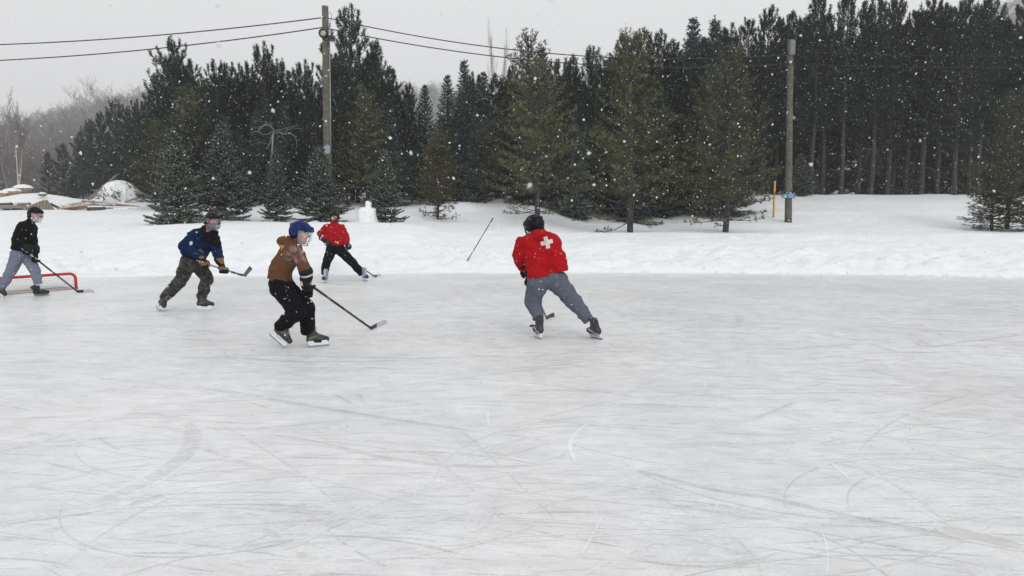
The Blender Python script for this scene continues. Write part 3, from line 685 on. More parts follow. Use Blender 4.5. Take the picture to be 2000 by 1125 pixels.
for i in range(46):      # understorey of half-grown trees in front of the crowded treeline
    px = 290 + 1150 * (i + .5) / 46 + TR.uniform(-12, 12); Y = TR.uniform(33.5, 36.5)
    top = np.interp(px, sx, sy) + TR.uniform(60, 170); top = min(top, 330)
    kd = TR.choice(['redlow', 'blue', 'white', 'redlow'])
    cat = {'redlow': ('dark', 'half-grown dark pines of the understorey'), 'blue': ('blue-green', 'half-grown blue-green spruces of the understorey'), 'white': ('olive', 'half-grown olive pines of the understorey')}[kd]
    plant(kd, px, Y, top, 1.1, 'half-grown ' + cat[0] + (' spruce' if kd == 'blue' else ' pine') + ' filling the front of the treeline', cat[1])
for px, Y, top in [(1560, 41.5, 300), (1580, 44, 320), (1755, 46, 300), (1700, 47, 290), (1890, 44, 310), (1820, 47, 300)]:
    plant('spruce', px, Y, top, 1.2, 'young spruce growing in the shade under the right forest', 'young spruces under the right forest')
# bare hardwoods at the misty left
plant('birch', 38, 60, 236, .6, 'pale forked birch rising behind the snow mound at the far left')
for px, Y, top in [(2, 122, 248), (20, 153, 262), (55, 143, 270), (75, 163, 285), (88, 133, 283), (62, 116, 276), (105, 126, 288), (120, 156, 262), (150, 150, 258), (135, 119, 296), (165, 162, 245), (-20, 112, 258), (-60, 128, 248), (185, 170, 235), (215, 178, 222), (45, 187, 275), (98, 190, 268), (10, 178, 268), (130, 196, 258), (240, 187, 215)]:
    plant('bare', px, Y, top, 1.25, 'leafless grey-brown hardwood in the misty wood at the far left', 'leafless trees at the misty left')
for px, Y, top in [(964, 43, 118), (982, 44, 132)]:
    plant('bare', px, Y, top, .14, 'thin leafless sapling top sticking out above the evergreens', 'leafless saplings among the evergreens')
# brush along the foot of the left wood, and the far wooded hill: nobody could count these
def scrub(name, n, fn, proto_seed, scale, label, material, hh=1.0, nsegs=None):
    T, _ = bare_tree(proto_seed, 1.0, .55, .012, levels=2, twig=.006); S = np.array(T.trunk + T.limb)
    Vs = []; Fs = []; off = 0; rr = random.Random(proto_seed)
    V0, F0 = seg_mesh(S, 3)
    for i in range(n):
        x, y, z, h = fn(rr); a = rr.uniform(0, 6.28); c, s = math.cos(a), math.sin(a)
        V = V0 @ np.array([[c, s, 0], [-s, c, 0], [0, 0, 1]]) * np.array([h * scale, h * scale, h]) + np.array([x, y, z])
        Vs.append(V); Fs.append(F0 + off); off += len(V0)
    o = bpy.data.objects.new(name, mesh_np(name, np.concatenate(Vs), np.concatenate(Fs), material)); link(o)
    return tag(o, label, 'woodland', kind='stuff')
def f1(r):
    y = r.uniform(75, 190); x = (r.uniform(-80, 330) - 1000) / FPX * y; return x, y, TZ(x, y) - .1, r.uniform(3.5, 7.0)
scrub('undergrowth', 900, f1, 5, 1.3, 'tangle of leafless brush at the foot of the misty left wood', M_TWIG)
def f2(r):
    y = r.uniform(400, 680); az = r.uniform(-450, 2450); x = (az - 1000) / FPX * y
    return x, y, float(hill_z(np.array([x]), np.array([y]))[0]) - 1, r.uniform(9, 15)
M_FAR = mat('far_wood', (62, 58, 57), .95)
scrub('hill_woods', 5000, f2, 6, 1.7, 'leafless wood covering the hazy hills', M_FAR)
# ------------------------------------------------------------------ figures: distance-field bodies and clothes
class Field:
    def __init__(s, lo, hi, h):
        s.lo = np.array(lo, dtype=np.float64); s.h = h; s.n = np.maximum(8, np.ceil((np.array(hi) - s.lo) / h).astype(int) + 1)
        s.D = np.full(s.n, 1.0, dtype=np.float32)
        s.ax = [s.lo[k] + h * np.arange(s.n[k]) for k in range(3)]
    def sub(s, lo, hi):
        a = np.clip(np.floor((np.array(lo) - s.lo) / s.h).astype(int), 0, s.n); b = np.clip(np.ceil((np.array(hi) - s.lo) / s.h).astype(int) + 1, 0, s.n)
        sl = tuple(slice(a[k], b[k]) for k in range(3))
        X, Y, Z = np.meshgrid(*[s.ax[k][sl[k]] for k in range(3)], indexing='ij', sparse=True); return sl, X, Y, Z
    def merge(s, sl, d, k):
        A = s.D[sl]; d = d.astype(np.float32)
        if k > 0:
            h = np.clip(.5 + .5 * (A - d) / k, 0, 1); s.D[sl] = A * (1 - h) + d * h - k * h * (1 - h)
        else: s.D[sl] = np.minimum(A, d)
    def cone(s, a, b, ra, rb, k=.03):
        a, b = np.array(a, float), np.array(b, float); m = max(ra, rb) + .1
        sl, X, Y, Z = s.sub(np.minimum(a, b) - m, np.maximum(a, b) + m); ba = b - a; L2 = ba @ ba + 1e-9
        px, py, pz = X - a[0], Y - a[1], Z - a[2]; t = np.clip((px * ba[0] + py * ba[1] + pz * ba[2]) / L2, 0, 1)
        d = np.sqrt((px - t * ba[0]) ** 2 + (py - t * ba[1]) ** 2 + (pz - t * ba[2]) ** 2) - (ra + (rb - ra) * t); s.merge(sl, d, k)
    def ell(s, c, r, M=None, k=.02, sub=False):
        c = np.array(c, float); M = np.eye(3) if M is None else np.array(M); r = np.array(r, float); m = max(r) + .08
        sl, X, Y, Z = s.sub(c - m, c + m); px, py, pz = X - c[0], Y - c[1], Z - c[2]
        q = [(px * M[0, i] + py * M[1, i] + pz * M[2, i]) / r[i] for i in range(3)]
        g = np.sqrt(q[0] ** 2 + q[1] ** 2 + q[2] ** 2); d = (g - 1) * min(r) * .9 + (g > 1) * (g - 1) * .1 * max(r)
        if sub: s.D[sl] = np.maximum(s.D[sl], -d.astype(np.float32))
        else: s.merge(sl, d, k)
    def rbox(s, c, r, M, rad=.01, k=.01, sub=False):
        c = np.array(c, float); M = np.array(M); m = np.linalg.norm(r) + .06
        sl, X, Y, Z = s.sub(c - m, c + m); px, py, pz = X - c[0], Y - c[1], Z - c[2]
        q = [np.abs(px * M[0, i] + py * M[1, i] + pz * M[2, i]) - (r[i] - rad) for i in range(3)]
        d = np.sqrt(sum(np.maximum(v, 0) ** 2 for v in q)) + np.minimum(np.maximum(np.maximum(q[0], q[1]), q[2]), 0) - rad
        if sub: s.D[sl] = np.maximum(s.D[sl], -d.astype(np.float32))
        else: s.merge(sl, d, k)
    def cut(s, p, n):   # keep the side opposite n
        X, Y, Z = np.meshgrid(*s.ax, indexing='ij', sparse=True); n = unit(np.array(n, float))
        s.D = np.maximum(s.D, ((X - p[0]) * n[0] + (Y - p[1]) * n[1] + (Z - p[2]) * n[2]).astype(np.float32))
    def wrinkle(s, amp, freq, seed=0, an=(1, 1, 1)):
        ix = np.where(np.abs(s.D) < .06); X, Y, Z = [s.ax[k][ix[k]] for k in range(3)]
        wx = X + .03 * vnoise(X * 8, Y * 8, Z * 8, seed + 5)
        n1 = 1 - 2.6 * np.abs(vnoise(wx * freq * an[0], Y * freq * an[1], Z * freq * an[2], seed))
        n2 = 1 - 2 * np.abs(vnoise(X * freq * 2.2, Y * freq * 2.2 + Z * freq, Z * freq * 2.2, seed + 3))
        s.D[ix] -= (amp * (.65 * n1 + .35 * n2)).astype(np.float32)
    def mesh(s):
        D = s.D; D[0] = D[-1] = 1; D[:, 0] = D[:, -1] = 1; D[:, :, 0] = D[:, :, -1] = 1; I = D < 0
        nx, ny, nz = D.shape; cnt = np.zeros((nx - 1, ny - 1, nz - 1), np.float32); acc = np.zeros((3, nx - 1, ny - 1, nz - 1), np.float32)
        cs = lambda a, k: slice(a, (nx - 1, ny - 1, nz - 1)[k] + a)
        for ax in range(3):
            o1, o2 = [q for q in range(3) if q != ax]
            for u in (0, 1):
                for v in (0, 1):
                    st = [0, 0, 0]; st[o1] = u; st[o2] = v; en = list(st); en[ax] = 1
                    A = D[tuple(cs(st[k], k) for k in range(3))]; B = D[tuple(cs(en[k], k) for k in range(3))]
                    x = (A < 0) != (B < 0); t = np.where(x, A / np.where(x, A - B, 1), 0); cnt += x
                    acc[ax] += np.where(x, t, 0); acc[o1] += x * u; acc[o2] += x * v
        act = cnt > 0; idx = np.full(act.shape, -1, np.int64); ii = np.nonzero(act); idx[ii] = np.arange(len(ii[0]))
        V = np.stack([s.lo[k] + s.h * (ii[k] + acc[k][ii] / cnt[ii]) for k in range(3)], 1)
        F = []
        for ax in range(3):
            o1, o2 = (ax + 1) % 3, (ax + 2) % 3
            a = [slice(0, None)] * 3; b = [slice(0, None)] * 3; a[ax] = slice(0, -1); b[ax] = slice(1, None)
            A, B = I[tuple(a)], I[tuple(b)]; e_ = np.array(np.nonzero(A != B)).T
            e_ = e_[(e_[:, o1] > 0) & (e_[:, o2] > 0)]; sg = A[tuple(e_.T)]
            q = []
            for du, dv in ((0, 0), (-1, 0), (-1, -1), (0, -1)):
                c = e_.copy(); c[:, o1] += du; c[:, o2] += dv; c = np.minimum(c, np.array(act.shape) - 1); q.append(idx[tuple(c.T)])
            q = np.stack(q, 1); q[~sg] = q[~sg][:, ::-1]; F.append(q[(q >= 0).all(1)])
        F = np.concatenate(F)
        # light relax
        for _ in range(1):
            S = np.zeros_like(V); C = np.zeros(len(V))
            for i in range(4):
                np.add.at(S, F[:, i], V[F[:, (i + 1) % 4]]); np.add.at(C, F[:, i], 1)
            C = np.maximum(C, 1); V = V * .5 + S / C[:, None] * .5
        return V, F
def npv(v): return np.array([v[0], v[1], v[2]], float)
def frame(fwd, up):
    """columns: right, forward, up"""
    f = unit(npv(fwd)); u = npv(up); r = unit(np.cross(f, u)); u = np.cross(r, f); return np.stack([r, f, u], 1)
def field_obj(name, fld, m, parent, org, colf=None, default=(1, 1, 1)):
    V, F = fld.mesh()
    C = np.tile(np.array(default, float), (len(V), 1))
    if colf is not None: C = colf(V, C)
    o = bpy.data.objects.new(name, mesh_np(name, V, F, m, col=C, origin=org)); return link(o, parent)
M_SKIN = mat('skin', (205, 150, 125), .55, vcol=True, noise=.06, nscale=40)
M_CLOTH = mat('cloth', (120, 120, 120), .92, vcol=True, spec=.12, noise=.12, nscale=30, bump=.8, bscale=16, flecks=.12)
M_CLOTH2 = mat('nylon_cloth', (20, 20, 24), .8, vcol=True, spec=.12, noise=.15, nscale=14, bump=.8, bscale=18, flecks=.12)
M_GLOVE = mat('glove_leather', (20, 20, 22), .7, vcol=True, spec=.2, bump=.15, bscale=90, flecks=.05)
M_SHELL = mat('helmet_plastic', (20, 20, 22), .42, vcol=True, spec=.12, noise=.06, nscale=20, flecks=.05)
M_BOOT = mat('boot_leather', (20, 20, 22), .5, vcol=True, noise=.15, nscale=60)
M_WHITEPL = mat('white_plastic', (205, 210, 214), .4, noise=.05)
M_STEEL = mat('steel', (150, 155, 160), .3, metal=.9)
M_LACE = mat('lace', (200, 200, 190), .9)
M_CAGE = mat('cage_wire', (60, 62, 66), .4, metal=.6)
M_STICK = mat('stick_paint', (20, 20, 22), .4, vcol=True)
M_TAPE = mat('cloth_tape', (185, 186, 190), .9, noise=.25, nscale=60)
M_RUB = mat('black_rubber', (18, 18, 20), .6, noise=.1)
def shield_mat():
    m, n, b = nodes('clear_visor'); o_ = n.nodes['Material Output']
    b.inputs['Base Color'].default_value = (.75, .78, .80, 1); b.inputs['Roughness'].default_value = .12; b.inputs['Specular IOR Level'].default_value = .6
    t = n.nodes.new('ShaderNodeBsdfTransparent'); mx = n.nodes.new('ShaderNodeMixShader')
    g = n.nodes.new('ShaderNodeNewGeometry'); nz_ = n.nodes.new('ShaderNodeTexNoise'); nz_.inputs['Scale'].default_value = 14
    n.links.new(g.outputs['Position'], nz_.inputs['Vector']); r = n.nodes.new('ShaderNodeMapRange'); r.inputs['From Min'].default_value = .35; r.inputs['From Max'].default_value = .7
    r.inputs['To Min'].default_value = .05; r.inputs['To Max'].default_value = .24; n.links.new(nz_.outputs['Fac'], r.inputs['Value'])
    n.links.new(r.outputs[0], mx.inputs[0]); n.links.new(t.outputs[0], mx.inputs[1]); n.links.new(b.outputs[0], mx.inputs[2]); n.links.new(mx.outputs[0], o_.inputs['Surface'])
    return m
M_VISOR = shield_mat()
def camo_mat():
    m = mat('camouflage_cloth', (80, 80, 60), .9, vcol=False, bump=.8, bscale=18, flecks=.12); n = m.node_tree; b = n.nodes['Principled BSDF']
    g = n.nodes.new('ShaderNodeNewGeometry'); t = n.nodes.new('ShaderNodeTexNoise'); t.inputs['Scale'].default_value = 11; t.inputs['Detail'].default_value = 2
    n.links.new(g.outputs['Position'], t.inputs['Vector']); r = n.nodes.new('ShaderNodeValToRGB'); r.color_ramp.interpolation = 'CONSTANT'
    e_ = r.color_ramp.elements; e_[0].position = 0; e_[0].color = (*lin((26, 26, 25)), 1); e_[1].position = .44; e_[1].color = (*lin((50, 49, 46)), 1)
    for p, c in ((.50, (36, 38, 34)), (.55, (78, 72, 64)), (.60, (42, 42, 40)), (.66, (28, 28, 26))): x = e_.new(p); x.color = (*lin(c), 1)
    n.links.new(t.outputs['Fac'], r.inputs[0])
    for l in list(n.links):
        if l.from_node.type == 'RGB': to = l.to_socket; n.links.remove(l); n.links.new(r.outputs[0], to)
    return m
M_CAMO = camo_mat()
def helmet_part(root, org, hc, HF, col, ridge, sc=1.0):
    """hard shell open at the face, with vents and an ear guard"""
    f = Field(hc - .24, hc + .24, .0065); A = lambda x, y, z: hc + HF @ (np.array([x, y, z]) * sc)
    f.ell(A(0, -.012, .03), np.array([.113, .143, .120]) * sc, HF, 0)
    f.ell(A(0, -.095, -.005), np.array([.085, .055, .085]) * sc, HF, .03)
    for sx_ in (-1, 1):
        f.cone(A(sx_ * .05, .115, .075), A(sx_ * .045, -.13, .08), .022 * sc, .018 * sc, .012)
        f.cone(A(sx_ * .104, .02, -.03), A(sx_ * .102, -.03, -.045), .026 * sc, .03 * sc, .015)
    f.cone(A(-.07, .118, .045), A(.07, .118, .045), .016 * sc, .016 * sc, .02)
    f.ell(A(0, -.005, .01), np.array([.096, .118, .108]) * sc, HF, sub=True)
    f.rbox(A(0, .16, -.09), np.array([.10, .13, .115]) * sc, HF, .03, sub=True)
    f.cut(A(0, 0, -.078), HF @ np.array([0, 0.25, -1.]))
    for sx_ in (-1, 1): f.rbox(A(sx_ * .025, .02, .155), np.array([.006, .05, .02]) * sc, HF, .004, sub=True)
    def cf(V, C):
        q = (V - hc) @ HF / sc; C[:] = lin(col); m_ = (np.abs(np.abs(q[:, 0]) - .075) < .012) & (q[:, 2] > .02); C[m_] = lin(ridge)
        C[(q[:, 2] < -.02) & (np.abs(q[:, 0]) > .08)] = lin([c * .6 for c in ridge]); return C
    return field_obj('helmet', f, M_SHELL, root, org, cf)
def surf_pts(hc, HF, r0=.135, z0=.035, z1=-.135, a=1.25, nu=17, nv=11):
    G_ = []
    for j in range(nv):
        v = j / (nv - 1); z = z0 + (z1 - z0) * v; rr = r0 * (1 - .28 * max(0, v - .55) / .45); row = []
        for i in range(nu):
            th = -a + 2 * a * i / (nu - 1); row.append(hc + HF @ np.array([math.sin(th) * rr * .86, math.cos(th) * rr + .012, z]))
        G_.append(row)
    return G_
def shield_part(helm, org, hc, HF, **kw):
    Gp = surf_pts(hc, HF, **kw); nv, nu = len(Gp), len(Gp[0]); V = [p for r in Gp for p in r]
    V2 = [hc + (p - hc) * .982 for p in V]; n = len(V); F = []
    for j in range(nv - 1):
        for i in range(nu - 1): a = j * nu + i; F.append((a, a + nu, a + nu + 1, a + 1)); F.append((a + n, a + 1 + n, a + nu + 1 + n, a + nu + n))
    edge = [i for i in range(nu)] + [j * nu + nu - 1 for j in range(1, nv)] + [(nv - 1) * nu + i for i in range(nu - 2, -1, -1)] + [j * nu for j in range(nv - 2, 0, -1)]
    for i in range(len(edge)): a, b = edge[i], edge[(i + 1) % len(edge)]; F.append((a, b, b + n, a + n))
    mb = MB(); mb.add(np.array(V + V2), F); o = mb.build('face_shield', M_VISOR, helm, org, smooth=True)
    mb = MB(); mb.tube(Gp[0], .006, 6); mb.tube([r[0] for r in Gp], .005, 6); mb.tube([r[-1] for r in Gp], .005, 6); mb.tube(Gp[-1], .005, 6)
    mb.build('shield_rim', mat('shield_rim', (110, 116, 122), .4), helm, org, smooth=True)
def cage_part(helm, org, hc, HF, material, z0=.035, every=1, bottom=True):
    Gp = surf_pts(hc, HF, z0=z0, a=1.35, nu=13, nv=9); mb = MB()
    for j in range(len(Gp)): mb.tube(Gp[j], .0035 if 0 < j < len(Gp) - 1 else .005, 5)
    for i in range(0, len(Gp[0]), 2): mb.tube([r[i] for r in Gp], .0035 if 0 < i < len(Gp[0]) - 1 else .005, 5)
    mb.build('face_cage', material, helm, org, smooth=True)
def head_into(f, hc, HF, neck, chest, res=None):
    A = lambda x, y, z: hc + HF @ np.array([x, y, z])
    f.ell(A(0, -.012, .025), (.076, .094, .092), HF, .02)         # skull
    f.ell(A(0, .028, -.045), (.058, .062, .070), HF, .03)         # face
    f.cone(A(0, .072, -.088), A(0, .062, -.092), .022, .024, .02)  # chin
    f.cone(A(0, .086, .0), A(0, .104, -.030), .009, .014, .010)   # nose
    for s_ in (-1, 1):
        f.cone(A(s_ * .034, .066, -.025), A(s_ * .05, .03, -.02), .020, .018, .015)   # cheek
        f.ell(A(s_ * .032, .092, .004), (.014, .010, .009), HF, sub=True)             # eye socket
        f.ell(A(s_ * .032, .081, .003), (.012, .010, .009), HF, .003)                  # eye
        f.cone(A(s_ * .018, .086, .020), A(s_ * .050, .072, .019), .007, .006, .008)  # brow
        f.ell(A(s_ * .079, -.008, -.012), (.009, .018, .028), HF, .006)               # ear
    f.cone(A(-.020, .083, -.058), A(.020, .083, -.058), .007, .007, .006); f.cone(A(-.016, .082, -.068), A(.016, .082, -.068), .007, .007, .006)
    f.cone(A(0, -.02, -.06), neck, .055, .058, .03); f.cone(neck, chest, .058, .09, .04)
def face_colours(V, C, hc, HF, skin, beard=None, hair=(50, 38, 30)):
    q = (V - hc) @ HF; C[:] = lin(skin); x, y, z = q[:, 0], q[:, 1], q[:, 2]; ax = np.abs(x)
    C[(y > .05) & (ax < .026) & (np.abs(z + .063) < .013)] = lin((168, 90, 85))
    C[(y > .06) & (ax > .045) & (z < 0) & (z > -.05)] = lin([skin[0], skin[1] * .86, skin[2] * .85])
    C[(y > .085) & (ax < .02) & (z < -.01) & (z > -.045)] = lin([skin[0], skin[1] * .86, skin[2] * .85])
    e_ = (y > .055) & (np.abs(ax - .032) < .013) & (np.abs(z - .003) < .008); C[e_] = lin((215, 210, 205))
    C[e_ & (np.abs(ax - .032) < .006)] = lin((45, 35, 30))
    C[(y > .05) & (np.abs(ax - .034) < .020) & (np.abs(z - .022) < .007)] = lin(hair)
    C[(z > .05) | ((y < -.02) & (z > -.05) & (ax < .082))] = lin(hair)
    if beard is not None:
        m_ = (z < -.045) & (y > .0) & (z > -.125); m_ &= ~((y > .07) & (ax < .018) & (np.abs(z + .063) < .010)); C[m_] = lin(beard)
    return C
def glove_part(root, org, wrist, grip, axis, colf, tname='glove', sc=1.0, cuff=1.0, flip=1):
    """padded hockey glove closed around a stick: five separate fingers"""
    w_, g = npv(wrist), npv(grip); h = unit(g - w_); a = npv(axis); a = unit(a - h * (a @ h) * .85); h = unit(h - a * (h @ a)); n_ = np.cross(a, h) * flip
    f = Field(np.minimum(w_, g) - .17, np.maximum(w_, g) + .17, .0058)
    B = lambda al, hh, nn: g + (a * al + h * hh + n_ * nn) * sc
    hd = unit(g - w_); c0 = w_ - hd * .055 * cuff
    f.cone(c0, w_, .066 * sc, .050 * sc, .01)
    f.cone(w_, B(0, -.05, .032), .048 * sc, .036 * sc, .02)
    for i in range(4):                                             # back-of-hand rolls
        al = (i - 1.5) * .027
        f.cone(B(al, -.055, .038), B(al, -.005, .042), .0185 * sc, .0175 * sc, .006)
    for i, (L, r_) in enumerate(((.92, .0150), (1.0, .0155), (.97, .0150), (.82, .0140))):   # fingers
        al = (i - 1.5) * .0275; k1 = B(al, .004, .043); k2 = B(al * 1.04, .040 * L, .026); k3 = B(al * 1.03, .042 * L, -.012); k4 = B(al, .016, -.034 * L)
        f.cone(k1, k2, r_ * 1.15 * sc, r_ * 1.08 * sc, .002); f.cone(k2, k3, r_ * 1.08 * sc, r_ * sc, .002); f.cone(k3, k4, r_ * sc, r_ * .85 * sc, .002)
    t0 = B(-.045, -.045, .01); t1 = B(-.060, -.012, -.012); t2 = B(-.045, .018, -.034)
    f.cone(t0, t1, .022 * sc, .019 * sc, .008); f.cone(t1, t2, .019 * sc, .014 * sc, .004)
    f.wrinkle(.0015, 30, 3)
    def cf(V, C):
        q = V - g; return colf(C, q @ a / sc, q @ h / sc, q @ n_ / sc, (V - w_) @ hd)
    return field_obj(tname, f, M_GLOVE, root, org, cf)
def skate_part(root, org, heel, toe, up, c_main, c_toe, c_acc, mirror=1, holder=None):
    """boot with toe cap, tongue and laces; white holder; steel runner"""
    h_, t_ = npv(heel), npv(toe); L = np.linalg.norm(t_ - h_); sc = 1.0; x = unit(t_ - h_); z = npv(up); z = unit(z - x * (z @ x)); y = np.cross(z, x)
    o_ = (h_ + t_) / 2; A = lambda a, b, c: o_ + (x * a + y * b + z * c) * sc
    M = np.stack([x, y, z], 1)
    f = Field(A(0, 0, .13) - .24, A(0, 0, .13) + .24, .0065)
    f.cone(A(-.085, 0, .118), A(.06, 0, .112), .040, .046, .02); f.cone(A(.06, 0, .112), A(.118, 0, .106), .046, .036, .02)
    f.cone(A(-.07, 0, .125), A(-.062, 0, .235), .046, .050, .03); f.cone(A(-.062, 0, .235), A(-.070, 0, .265), .052, .050, .02)
    f.cone(A(.03, 0, .135), A(-.03, 0, .20), .040, .040, .03)
    f.cone(A(-.018, 0, .21), A(.000, 0, .30), .026, .022, .01)      # tongue
    f.cone(A(-.112, 0, .23), A(-.125, 0, .285), .020, .014, .012)   # tendon guard
    f.cut(A(0, 0, .078), -z)
    def cf(V, C):
        q = (V - o_) @ M / sc; C[:] = lin(c_main); C[(q[:, 0] > .085)] = lin(c_toe)
        s_ = (np.abs(q[:, 1]) > .028) & (np.abs(q[:, 2] - (.135 + .35 * (q[:, 0]))) < .012) & (q[:, 0] < .07); C[s_] = lin(c_acc)
        C[q[:, 2] < .088] = lin((30, 30, 32)); C[(q[:, 0] > .0) & (q[:, 2] > .16) & (np.abs(q[:, 1]) < .02)] = lin(c_acc); return C
    b = field_obj('skate', f, M_BOOT, root, org, cf)
    mb = MB()
    prof = [(-.115, .080), (-.118, .030), (-.095, .020), (.105, .020), (.128, .032), (.115, .080), (.055, .080), (.040, .048), (-.035, .048), (-.055, .080)]
    for yy in (1,):
        V = [A(px_, s_ * .014 * (1.6 if pz > .07 else 1), pz) for s_ in (-1, 1) for px_, pz in prof]; n = len(prof)
        F = [(i, (i + 1) % n, n + (i + 1) % n, n + i) for i in range(n)]
        for off in (0, n):
            for q in ((0, 1, 8, 9), (1, 2, 3, 8), (8, 3, 7, 7), (7, 3, 4, 6), (4, 5, 6, 6)):
                q = [v + off for v in dict.fromkeys(q)]; F.append(tuple(q))
        mb.add(V, F)
    mb.build('blade_holder', holder or M_WHITEPL, b, org)
    mb = MB(); rp = [(-.125, .024), (-.128, .012), (-.110, .002), (-.05, 0), (.05, 0), (.115, .003), (.138, .014), (.138, .026)]; n = len(rp)
    V = [A(a_, s_ * .0025, c_) for s_ in (-1, 1) for a_, c_ in rp]; F = [(i, (i + 1) % n, n + (i + 1) % n, n + i) for i in range(n)] + [tuple(range(n - 1, -1, -1)), tuple(range(n, 2 * n))]
    mb.add(V, F); mb.build('blade', M_STEEL, b, org)
    mb = MB(); pts = []
    for i in range(9): u = i / 8; pts.append(A(.055 - .075 * u, (.024 if i % 2 else -.024), .150 + .105 * u + .006))
    mb.tube(pts, .0032, 5)
    for s_ in (-1, 1): mb.tube([A(-.0, 0, .262), A(.03, s_ * .022, .275), A(.035, s_ * .035, .25), A(.01, s_ * .028, .225)], .0030, 5)
    mb.build('laces', M_LACE, b, org, smooth=True)
    return b
def hockey_stick(butt, heel, toe, label, bands, tape_blade=True, lift=(0, 0, 1), blade_col=(24, 24, 26), grip_col=None):
    b_, h_, t_ = npv(butt), npv(heel), npv(toe); org = (b_ + h_) / 2
    root = empty('hockey_stick', org, label, 'hockey stick'); ax = unit(h_ - b_); L = np.linalg.norm(h_ - b_)
    side = np.cross(ax, unit(t_ - h_)); side = unit(side) if np.linalg.norm(side) > .05 else np.array([0, 1., 0]); oth = np.cross(ax, side)
    V = []; C = []; nst = 60; ring = [(-.015, -.007), (-.011, -.010), (.011, -.010), (.015, -.007), (.015, .007), (.011, .010), (-.011, .010), (-.015, .007)]
    for i in range(nst + 1):
        u = i / nst; c = lin((24, 24, 26))
        for a0, a1, cc in bands:
            if a0 <= u < a1: c = lin(cc)
        for p, q in ring: V.append(b_ + ax * L * u + oth * p + side * q); C.append(c)
    F = [(i * 8 + k, i * 8 + (k + 1) % 8, i * 8 + 8 + (k + 1) % 8, i * 8 + 8 + k) for i in range(nst) for k in range(8)] + [tuple(range(7, -1, -1)), tuple(range(nst * 8, nst * 8 + 8))]
    mb = MB(); mb.add(V, F, 0, np.array(C)); mb.build('shaft', M_STICK, root, org)
    mb = MB(); mb.tube([b_ - ax * .004, b_ + ax * .012], .0185, 10); mb.tube([b_ + ax * .012, b_ + ax * .12], .0175, 10); mb.build('grip_tape', M_TAPE if grip_col is None else mat('grip_tape', grip_col, .9), root, org)
    # blade: curved plate from heel to toe
    up = npv(lift); bd = t_ - h_; BL = np.linalg.norm(bd); bd = bd / BL; up = unit(up - bd * (up @ bd)); nn = np.cross(bd, up)
    def plate(u0, u1, th, grow=0.0):
        V = []; n = 10
        for i in range(n + 1):
            u = u0 + (u1 - u0) * i / n; hgt = (.052 + .020 * u) * (1 if u < .86 else math.sqrt(max(.05, 1 - ((u - .86) / .145) ** 2))) + grow; cv = .028 * (u ** 2 - u * .4)
            c = h_ + bd * BL * u + nn * cv
            for a_, q in ((-grow, -1), (-grow, 1), (hgt, 1), (hgt, -1)): V.append(c + up * a_ + nn * q * th)
        F = [(i * 4 + k, i * 4 + (k + 1) % 4, i * 4 + 4 + (k + 1) % 4, i * 4 + 4 + k) for i in range(n) for k in range(4)] + [(3, 2, 1, 0), tuple(range(n * 4, n * 4 + 4))]
        return V, F
    mb = MB(); V, F = plate(0, 1, .0035); mb.add(V, F, 0, lin(blade_col)); mb.tube([h_ - ax * .10, h_ + up * .026 + bd * .02], [.013, .014], 8, col=lin(blade_col)); bl = mb.build('blade', M_STICK, root, org)
    if tape_blade: mb = MB(); V, F = plate(.32, .985, .006, .002); mb.add(V, F); mb.build('blade_tape', M_TAPE, bl, org)
    return root
